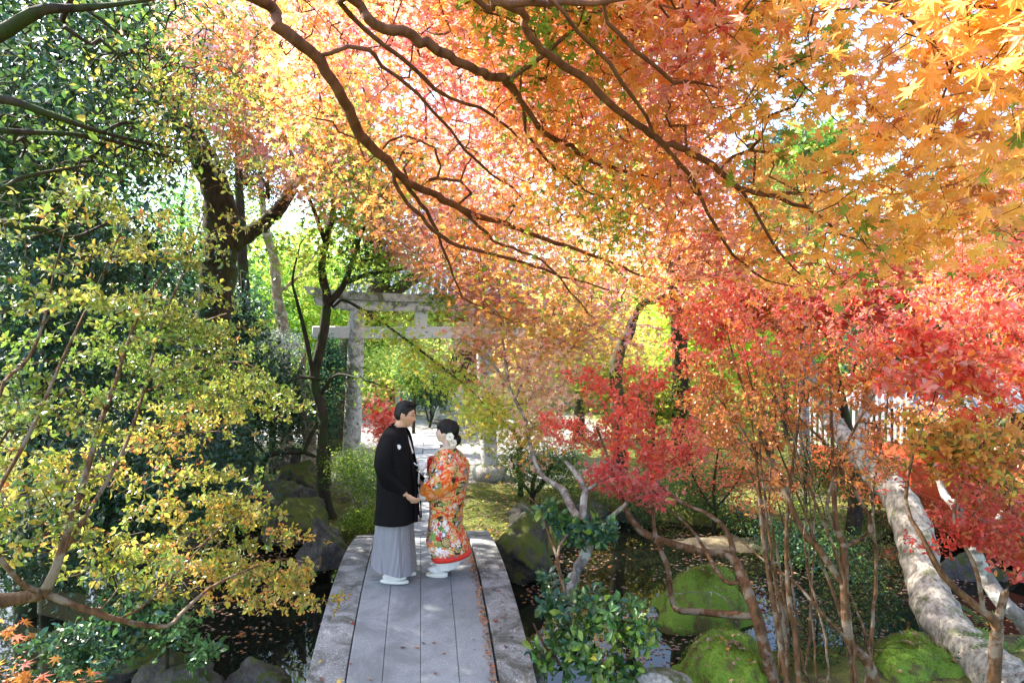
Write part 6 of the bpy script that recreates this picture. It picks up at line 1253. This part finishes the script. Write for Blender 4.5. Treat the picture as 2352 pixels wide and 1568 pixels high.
simple_tree('leaning_shrub', 'light green leafy tree in the sun beyond the gate, behind the maple spray', 'tree', 920, 975, 21.5, [[(920, 960, 0, 9), (925, 880, 0, 7), (930, 820, 0, 4)]], [(920, 840, 0, 60, 40, 1.1, 110), (870, 830, .5, 50, 40, 1.0, 70), (1000, 800, 1, 50, 30, 1.0, 60)], OVAL, [(40, (.48, .62, .12)), (40, (.62, .64, .14)), (20, (.28, .44, .08))], 97, per=13, size=.12, spread=.24)
bgs = [  # px, d, top py, half width px, palette, leafsize, label
 (150, 13, 250, 260, [(50, DGR), (30, MGR), (20, TEAL)], 'dark broad tree behind the camellias at the far left'),
 (430, 16, 380, 230, [(40, MGR), (30, GRN), (30, DGR)], 'mid green tree behind the old mossy trunk'),
 (-150, 11, -60, 260, [(50, DGR), (30, MGR), (20, GRN)], 'dark evergreen tree beyond the left edge'),
 (640, 23, 520, 150, [(40, LIM), (40, GRN), (20, YGR)], 'sunlit light green tree far behind the pale trunk'),
 (780, 27, 540, 160, [(50, GRN), (30, LIM), (20, MGR)], 'distant green tree behind the left end of the gate beam'),
 (980, 33, 620, 170, [(40, MGR), (30, TEAL), (30, GRN)], 'distant blue green tree above the temple hall'),
 (1190, 28, 640, 160, [(40, GRN), (30, YGR), (30, YEL)], 'distant yellow green tree right of the temple hall'),
 (1420, 24, 600, 190, [(40, MGR), (30, LIM), (30, YGR)], 'distant green tree behind the crooked pale tree'),
 (1610, 20, 560, 160, [(40, LIM), (30, GRN), (30, YGR)], 'leafy green tree behind the scarlet maple'),
 (2080, 18, 380, 210, [(40, TEAL), (30, MGR), (30, BLU)], 'dark blue green tree beyond the red bridge'),
 (2350, 16, 350, 190, [(40, MGR), (30, OLV), (30, RUST)], 'brownish green tree at the far right beyond the red bridge'),
 (1780, 23, 620, 170, [(40, GRN), (30, LIM), (30, YGR)], 'light green tree behind the white slat fence'),
]
for i, (px, d, top, hw, pal, lab) in enumerate(bgs):
    yb = CY+(CAMZ+.3)/d*FOC; h = yb-top
    simple_tree('background_tree', lab, 'tree', px, yb, d, [[(px, yb-5, 0, .42/d*FOC), (px+hw*.1, yb-h*.4, 0, .3/d*FOC), (px-hw*.05, yb-h*.75, 0, .14/d*FOC), (px, top+10, 0, .04/d*FOC)]],
        [(px, top+h*.28, 0, hw*.75, h*.26, hw/FOC*d*.7, 150), (px-hw*.4, top+h*.5, 0, hw*.6, h*.24, hw/FOC*d*.6, 110), (px+hw*.4, top+h*.48, 0, hw*.6, h*.25, hw/FOC*d*.6, 110), (px, top+h*.68, 0, hw*.85, h*.2, hw/FOC*d*.7, 110)],
        CLUMP, [(w_, tuple(min(.9, q*1.6) for q in c_)) for w_, c_ in pal], 100+i, per=17, size=.0085*d, spread=.030*d, seg=.4, rt=.006, group='trees beyond the garden', rnd=.9)
hedge_r = np.random.default_rng(140)
# far wood closing the view: one mass
n = 26000; X = hedge_r.uniform(-60, 70, n); Y = 46+hedge_r.uniform(0, 14, n)+.004*X**2; top = 4.6+1.6*snoise(np.stack([X, Y], 1), .09, 3)+.8*snoise(np.stack([X, Y], 1), .3, 4)
B = np.stack([X, Y, -.3+top*hedge_r.random(n)**.7], 1); S = hedge_r.uniform(.5, 1.0, n)
def scatter(name, B, S, templ, C, mat, nrm_rnd=1.0, kind='stuff', r=hedge_r, parent=None, flat=False):
    n = len(B); t = r.normal(size=(n, 3)); nn = np.array([0, 0, 1.0])+r.normal(size=(n, 3))*nrm_rnd
    if flat: t[:, 2] *= nrm_rnd
    t /= np.linalg.norm(t, axis=1)[:, None]; b = np.cross(nn, t); b /= np.linalg.norm(b, axis=1)[:, None]; nn = np.cross(t, b); V0, F0 = templ; k = len(V0)
    V = B[:, None]+S[:, None, None]*(V0[None, :, :1]*t[:, None]+V0[None, :, 1:2]*b[:, None]+V0[None, :, 2:]*nn[:, None])
    F = (np.arange(n)[:, None, None]*k+F0[None]).reshape(-1, 3)
    return tag(obj(name, mesh_tri(name, V.reshape(-1, 3), F, M[mat], np.repeat(C, k, 0)), parent), kind=kind)
scatter('far_woods', B, S, CLUMP, pick(B, [(40, GRN), (30, LIM), (20, MGR), (10, YGR)], .08, 3), 'leaf')
# ------------------------------------------------------------------ temple hall, posts, fence, vermilion bridge
M['plaster'] = mat_plain('pale plaster', (.62, .58, .50), .8, .2, 3, .15)
M['redwood'] = mat_plain('dull red timber', (.28, .07, .05), .6, .3, 6, .25)
M['darkwood'] = mat_plain('dark lattice timber', (.10, .045, .035), .6, .3, 6, .25)
M['shade'] = mat_plain('painted interior shade', (.12, .11, .10), .9)  # shade inside the hall painted as a dark colour
M['tile'] = mat_plain('grey roof tile', (.11, .12, .14), .45, .4, 8, .3)
hp = W(1085, 0, 25.5); hall = thing('temple_hall', 'pale walled temple hall with red beams and a dark lattice window beyond the gate', 'temple', (hp[0], hp[1], -.3), YAW)
def hx(px): return (px-1085)/FOC*25.5
def hz(py): return CAMZ-(py-CY)/FOC*25.5+.3
b = MB(); x0, x1 = hx(1040)-.9, hx(1066)+.2
b.box((-2.1, .1, 2.1), (2.4, .2, 4.2)); b.box((2.35, .1, 2.1), (4.9-.2, .2, 4.2)); b.box((-.45, .1, .5), (.9, .2, 1.0)); b.box((-.45, .1, 3.2), (.9, .2, 2.0))
b.build('wall', M['plaster'], hall, smooth=False)
w = MB().box((-.45, .16, 1.6), (.9, .06, 1.2)).build('unlit_interior_panel', M['shade'], hall, smooth=False)  # panel behind the lattice, its dark colour stands in for the unlit room
win = MB().box((-.45, -.03, 2.24), (1.14, .12, .12)).box((-.45, -.03, .96), (1.14, .12, .12)).box((-.96, -.03, 1.6), (.12, .12, 1.16)).box((.06, -.03, 1.6), (.12, .12, 1.16)).build('lattice_window', M['redwood'], hall, smooth=False)
for i in range(8): MB().box((-.83+i*.108, -.0, 1.6), (.045, .05, 1.16)).build('slat', M['darkwood'], win, smooth=False)
MB().box((-.45, -.01, 1.55), (.88, .04, .06)).build('slat', M['darkwood'], win, smooth=False)
for z in (2.75, 3.5): MB().box((.6, -.05, z), (8, .14, .16)).build('beam', M['redwood'], hall, smooth=False)
for x in (-3.2, -1.35, .45, 2.5, 4.6): MB().box((x, -.05, 2.0), (.2, .2, 4.0)).build('post', M['redwood'], hall, smooth=False)
MB().box((.6, -.3, -.02), (9.4, 2.0, .3)).build('stone_plinth', M['slab'], hall, smooth=False)
rf = MB()
for s in (-1, 1): rf.add([(-5.4, s*2.9+1.2, 3.9), (6.6, s*2.9+1.2, 3.9), (6.0, 1.2, 5.6), (-4.8, 1.2, 5.6), (-5.4, s*2.9+1.2, 3.75), (6.6, s*2.9+1.2, 3.75)], [(0, 1, 2, 3), (0, 1, 5, 4)])
ro = rf.build('roof', M['tile'], hall, smooth=False)
for i in range(40):
    x = -5.2+i*.295
    MB().tube([(x, -1.68, 3.93), (x*.9+.06, 1.2, 5.63)], .06, 5).build('tile_row', M['tile'], ro)
for i, (px, lab) in enumerate(((1003, 'pale round stone post on the far lawn, nearer of two'), (984, 'pale round stone post behind its twin, half hidden by the camellia'))):
    d = 20.5+i*.8; p = W(px, 0, d); t_ = thing('stone_post', lab, 'stone post', (p[0], p[1], -.33), 0, 'stone posts on the far lawn')
    MB().lathe([(.10, 0), (.095, .6), (.09, 1.25), (.06, 1.29)], k=16).build('shaft', M['torii_clean'], t_)
    MB().lathe([(.2, 0), (.2, .07), (.17, .09)], k=16).build('base_stone', M['rock_pale'], t_)
M['white'] = mat_plain('white painted slat', (.56, .56, .54), .6, .3, 10, .08)
fa, fb = W(1835, 0, 13.6), W(2110, 0, 12.4); fl = np.linalg.norm((fb-fa)[:2]); fang = math.atan2(fb[1]-fa[1], fb[0]-fa[0])
fence = thing('slat_fence', 'white vertical slat fence on the far bank, seen between azalea stems', 'fence', (fa[0], fa[1], -.25), fang)
sl = MB().box((0, 0, .78), (.05, .03, 1.5), bev=.004).me('slat', M['white'], False)
n = int(fl/.105)
for i in range(n): o = obj('slat', sl, fence); o.location = (i*.105, 0, 0)
for z in (.3, 1.3): MB().box((fl/2, .04, z), (fl, .04, .07)).build('rail', M['white'], fence, smooth=False)
M['verm'] = mat_plain('vermilion lacquer', (.34, .05, .015), .6, .4, 5, .2)
rb = thing('vermilion_bridge', 'vermilion red wooden bridge crossing the pond behind the leaning trunk at right', 'bridge', (0, 0, 0))
q0, q1 = W(1840, 0, 12.6), W(2480, 0, 6.9); q0[2] = q1[2] = 0; dv = (q1-q0); Lb = np.linalg.norm(dv); dv /= Lb; nv = np.array([-dv[1], dv[0], 0]); ba = math.atan2(dv[1], dv[0])
def arch(u): return -.24+.20*math.sin(math.pi*u)
for off in (0, 1.5):
    for nm, z0, h, w in (('girder', -.28, .34, .14), ('deck_edge', .075, .05, .17), ('fascia_board', .14, .36, .06)):
        rows = []
        for u in np.linspace(0, 1, 17):
            c = q0+dv*Lb*u+nv*off*1.0; z = arch(u)+z0
            rows.append(np.array([c+nv*w/2+[0, 0, z], c-nv*w/2+[0, 0, z], c-nv*w/2+[0, 0, z+h], c+nv*w/2+[0, 0, z+h]]))
        flat_smooth(MB().rings(rows).build(nm, M['verm'], rb))
    for u in (.02, .35, .68, .98):
        c = q0+dv*Lb*u+nv*off; b = MB(); b.box((0, 0, .3), (.13, .13, .50), bev=.01); b.lathe([(.07, .55), (.085, .60), (.05, .68), (.01, .71)], k=12)
        o = b.build('post', M['verm'], rb, smooth=False); o.location = (c[0], c[1], arch(u)+.03); o.rotation_euler = (0, 0, ba)
for i in range(36):
    u = (i+.5)/36; c = q0+dv*Lb*u+nv*.75; o = MB().box((0, 0, 0), (Lb/36-.012, 1.34, .05)).build('plank', M['verm'], rb, smooth=False); o.location = (c[0], c[1], arch(u)+.10); o.rotation_euler = (0, 0, ba)
for u in (.22, .5, .78):
    c = q0+dv*Lb*u
    for off in (.1, 1.4): b = MB(); b.lathe([(.1, -1.2), (.1, .0)], k=12); o = b.build('pier', M['darkwood'], rb); o.location = (c[0]+nv[0]*off, c[1]+nv[1]*off, arch(u)-.28)
rw = W(2160, 0, 15.0); hs = thing('tiled_pavilion', 'small pavilion with a dark grey tiled roof beyond the red leaves at right', 'pavilion', (rw[0], rw[1], -.2), R(-20))
for x in (-1.2, 1.2):
    for y in (-.8, .8): MB().box((x, y, .55), (.12, .12, 1.1)).build('post', M['darkwood'], hs, smooth=False)
ro = MB().add([(-1.8, -1.4, 1.0), (1.8, -1.4, 1.0), (1.3, 0, 1.75), (-1.3, 0, 1.75), (-1.8, 1.4, 1.0), (1.8, 1.4, 1.0)], [(0, 1, 2, 3), (5, 4, 3, 2), (1, 5, 2), (4, 0, 3)]).build('roof', M['tile'], hs, smooth=False)
for i in range(13): MB().tube([(-1.74+i*.29, -1.42, 1.03), (-1.26+i*.21, 0, 1.78)], .05, 5).build('tile_row', M['tile'], ro)

# ------------------------------------------------------------------ fallen leaves
r = np.random.default_rng(200)
LIT = [(30, (.30, .20, .15)), (24, (.22, .13, .10)), (20, (.38, .26, .17)), (14, BRO), (12, (.45, .22, .08))]
# floating on the pond
n = 14000; X = r.uniform(-4.6, 7.5, n); Y = r.uniform(4.3, 10.2, n)
s = np.minimum(Y-np.interp(X, *YN), np.interp(X, *YB)-Y)
cl = 1.1*snoise(np.stack([X*1.0, Y*1.6], 1), .6, 33)+.35*r.normal(size=n)
lt = X*BA[0]+Y*BA[1]; k = (s > .2) & (cl > .15) & ((lt < -.9) | (lt > .92))
B = np.stack([X, Y, np.full(n, WATER+.006)], 1)[k]; B[:, 2] += r.random(len(B))*.004
scatter('floating_leaves', B, r.uniform(.026, .046, len(B)), MAPLE5, pick(B, LIT, .8, 3), 'litter', .06, r=r, flat=True)
# on the ground
n = 8000; X = r.uniform(-6, 7, n); Y = np.concatenate([r.uniform(7.8, 12, n//2), r.uniform(8, 19, n-n//2)]); Z = gz(X, Y)
k = (Z > -.45) & (np.abs(X*BA[0]+Y*BA[1]) > np.where(Y > 8.4, .0, .86)); B = np.stack([X, Y, Z+.012], 1)[k]
scatter('fallen_leaves', B, r.uniform(.025, .05, len(B)), MAPLE5, pick(B, LIT+[(14, YEL), (10, AMB)], .6, 4), 'litter', .25, r=r, flat=True)
# short moss grass on the far bank
n = 34000; X = r.uniform(-3.2, 3.0, n); Y = r.uniform(8.2, 13.5, n); Z = gz(X, Y); k = (Z > -.42) & (np.abs(X*BA[0]+Y*BA[1]) > .6) & (snoise(np.stack([X, Y], 1), .7, 8) > -.75)
B = np.stack([X, Y, Z], 1)[k]
scatter('moss_grass', B, r.uniform(.02, .045, len(B)), DIAM, pick(B, [(40, (.12, .13, .03)), (40, (.17, .19, .04)), (20, (.1, .17, .03))], .5, 4), 'leaf', 1.2, r=r)
# on moss mounds
for V, nn in ((ISL[1], 110), (MND[1], 110), (MND2[1], 60)):
    B = V[r.integers(0, len(V)-120, nn)]+[0, 0, .02]
    scatter('fallen_leaves', B, r.uniform(.025, .045, nn), MAPLE5, pick(B, LIT, .8, 5), 'litter', .35, r=r, flat=True)
def on_deck(lat, t, top=0): p = bp(lat, t, float(deckz(t))+top); return p
LV = {}
def fallen(lat, t, size, colr, label, grp, curl=1.0, top=.004, templ=MAPLE7):
    key = tuple(np.round(colr, 2))
    if key not in LV:
        V = templ[0].copy(); V[:, 2] = .22*(V[:, 0]**2+V[:, 1]**2)*r.uniform(.7, 1.3)+.06*np.abs(V[:, 1]); LV[key] = mesh_tri('maple_leaf', V, templ[1], M['litter'], np.broadcast_to(colr, V.shape))
    o = obj('maple_leaf', LV[key], None, on_deck(lat, t, top+.004)); o.scale = (size,)*3; sl = -2*.062*(t-6.45)
    o.rotation_euler = (math.atan(sl)+r.uniform(-.1, .1), r.uniform(-.12, .12), r.uniform(0, 6.28)); tag(o, label, 'fallen leaf', grp)
DK = (.09, .035, .04); BR = (.20, .09, .06); TN = (.42, .30, .19); RDL = (.30, .03, .02); ORL = (.55, .22, .05); YLL = (.60, .42, .10)
def dk(px, py):                                   # point of the deck under a pixel of the photograph
    for t in np.arange(3.4, 8.4, .01):
        p = bp(0, t, float(deckz(t))); d = p[1]; x = (px-CX)/FOC*d; lat = (x-BD[0]*t)*1.0/BA[0]; p = bp(lat, t, float(deckz(t))); yy = proj(p)[1][0]
        if yy <= py: return lat, t
    return 0, 8
for (x, y, s, c_, lab) in (((959), 1487, .045, ORL, 'orange maple leaf lying on the deck joint near the bottom of the picture'), (928, 1487, .04, DK, 'dark purple leaf lying just left of the orange leaf on the deck'), (975, 1478, .036, DK, 'small purple leaf just behind the orange leaf on the deck'),
        (1020, 1499, .04, TN, 'tan curled leaf lying right of the orange leaf on the deck'), (815, 1435, .032, RDL, 'small red leaf in the left deck joint, farther one'), (813, 1525, .034, RDL, 'small red leaf on the left deck slab, nearer one'),
        (745, 1562, .04, BR, 'dull red leaf on the left kerb at the bottom edge'), (858, 1562, .045, TN, 'pale tan leaf near the bottom edge between the left deck joints'), (1144, 1365, .03, RDL, 'tiny red leaf standing out on the right kerb'), (1136, 1437, .05, BR, 'curled brown leaf caught in the shadow line beside the right kerb'), (782, 1567, .05, YLL, 'yellow leaf cut by the bottom edge in the left joint'), (743, 1521, .03, YLL, 'tiny yellow leaf on the left kerb')):
    l_, t_ = dk(x, y); fallen(l_, t_, s, c_, lab, 'fallen leaves on the bridge', top=.03 if l_ > .57 else 0)
for i in range(34):
    fallen(r.uniform(-.53, .54), r.uniform(4.3, 8.0), r.uniform(.018, .03), (DK, BR)[i % 2], 'tiny dark leaf scattered on the grey deck slabs', 'dark leaves on the deck slabs')
for i in range(26):
    fallen(r.uniform(.6, .82), r.uniform(4.3, 8.0), r.uniform(.018, .032), (DK, BR)[i % 2], 'tiny dark leaf scattered on the right kerb of the bridge', 'dark leaves on the right kerb', top=.03)
for i in range(16):
    fallen(r.uniform(-.81, -.57), r.uniform(4.3, 8.0), r.uniform(.018, .03), (DK, TN, BR)[i % 3], 'tiny dull leaf scattered on the left kerb of the bridge', 'dull leaves on the left kerb')
n = 520; tt = r.uniform(4.0, 7.6, n); ll = .548-np.abs(r.normal(size=n))*.022
B = np.array([bp(a, b_, float(deckz(b_))+.008+r.random()*.012) for a, b_ in zip(ll, tt)])
scatter('leaf_litter', B, r.uniform(.014, .034, n), MAPLE5, pick(B, LIT, .8, 6), 'litter', .5, r=r, flat=True)
# dead twigs on the moss island
tw = thing('dead_twig', 'dry pale forked twig lying on the bright moss island', 'twig', W(1625, 1365, 6.35))
for pts in ([(-.42, 0, 0), (-.2, -.02, .03), (.03, -.04, .05)], [(.03, -.04, .05), (-.06, -.1, .03), (-.14, -.14, -.02)], [(.03, -.04, .05), (-.02, -.16, .0), (-.05, -.2, -.04)], [(.05, -.04, .05), (.14, -.14, .0), (.24, -.28, -.12)]):
    MB().tube(crspline(pts, 8), np.linspace(.005, .0025, 8), 5).build('stick', M['bark_grey'], tw)
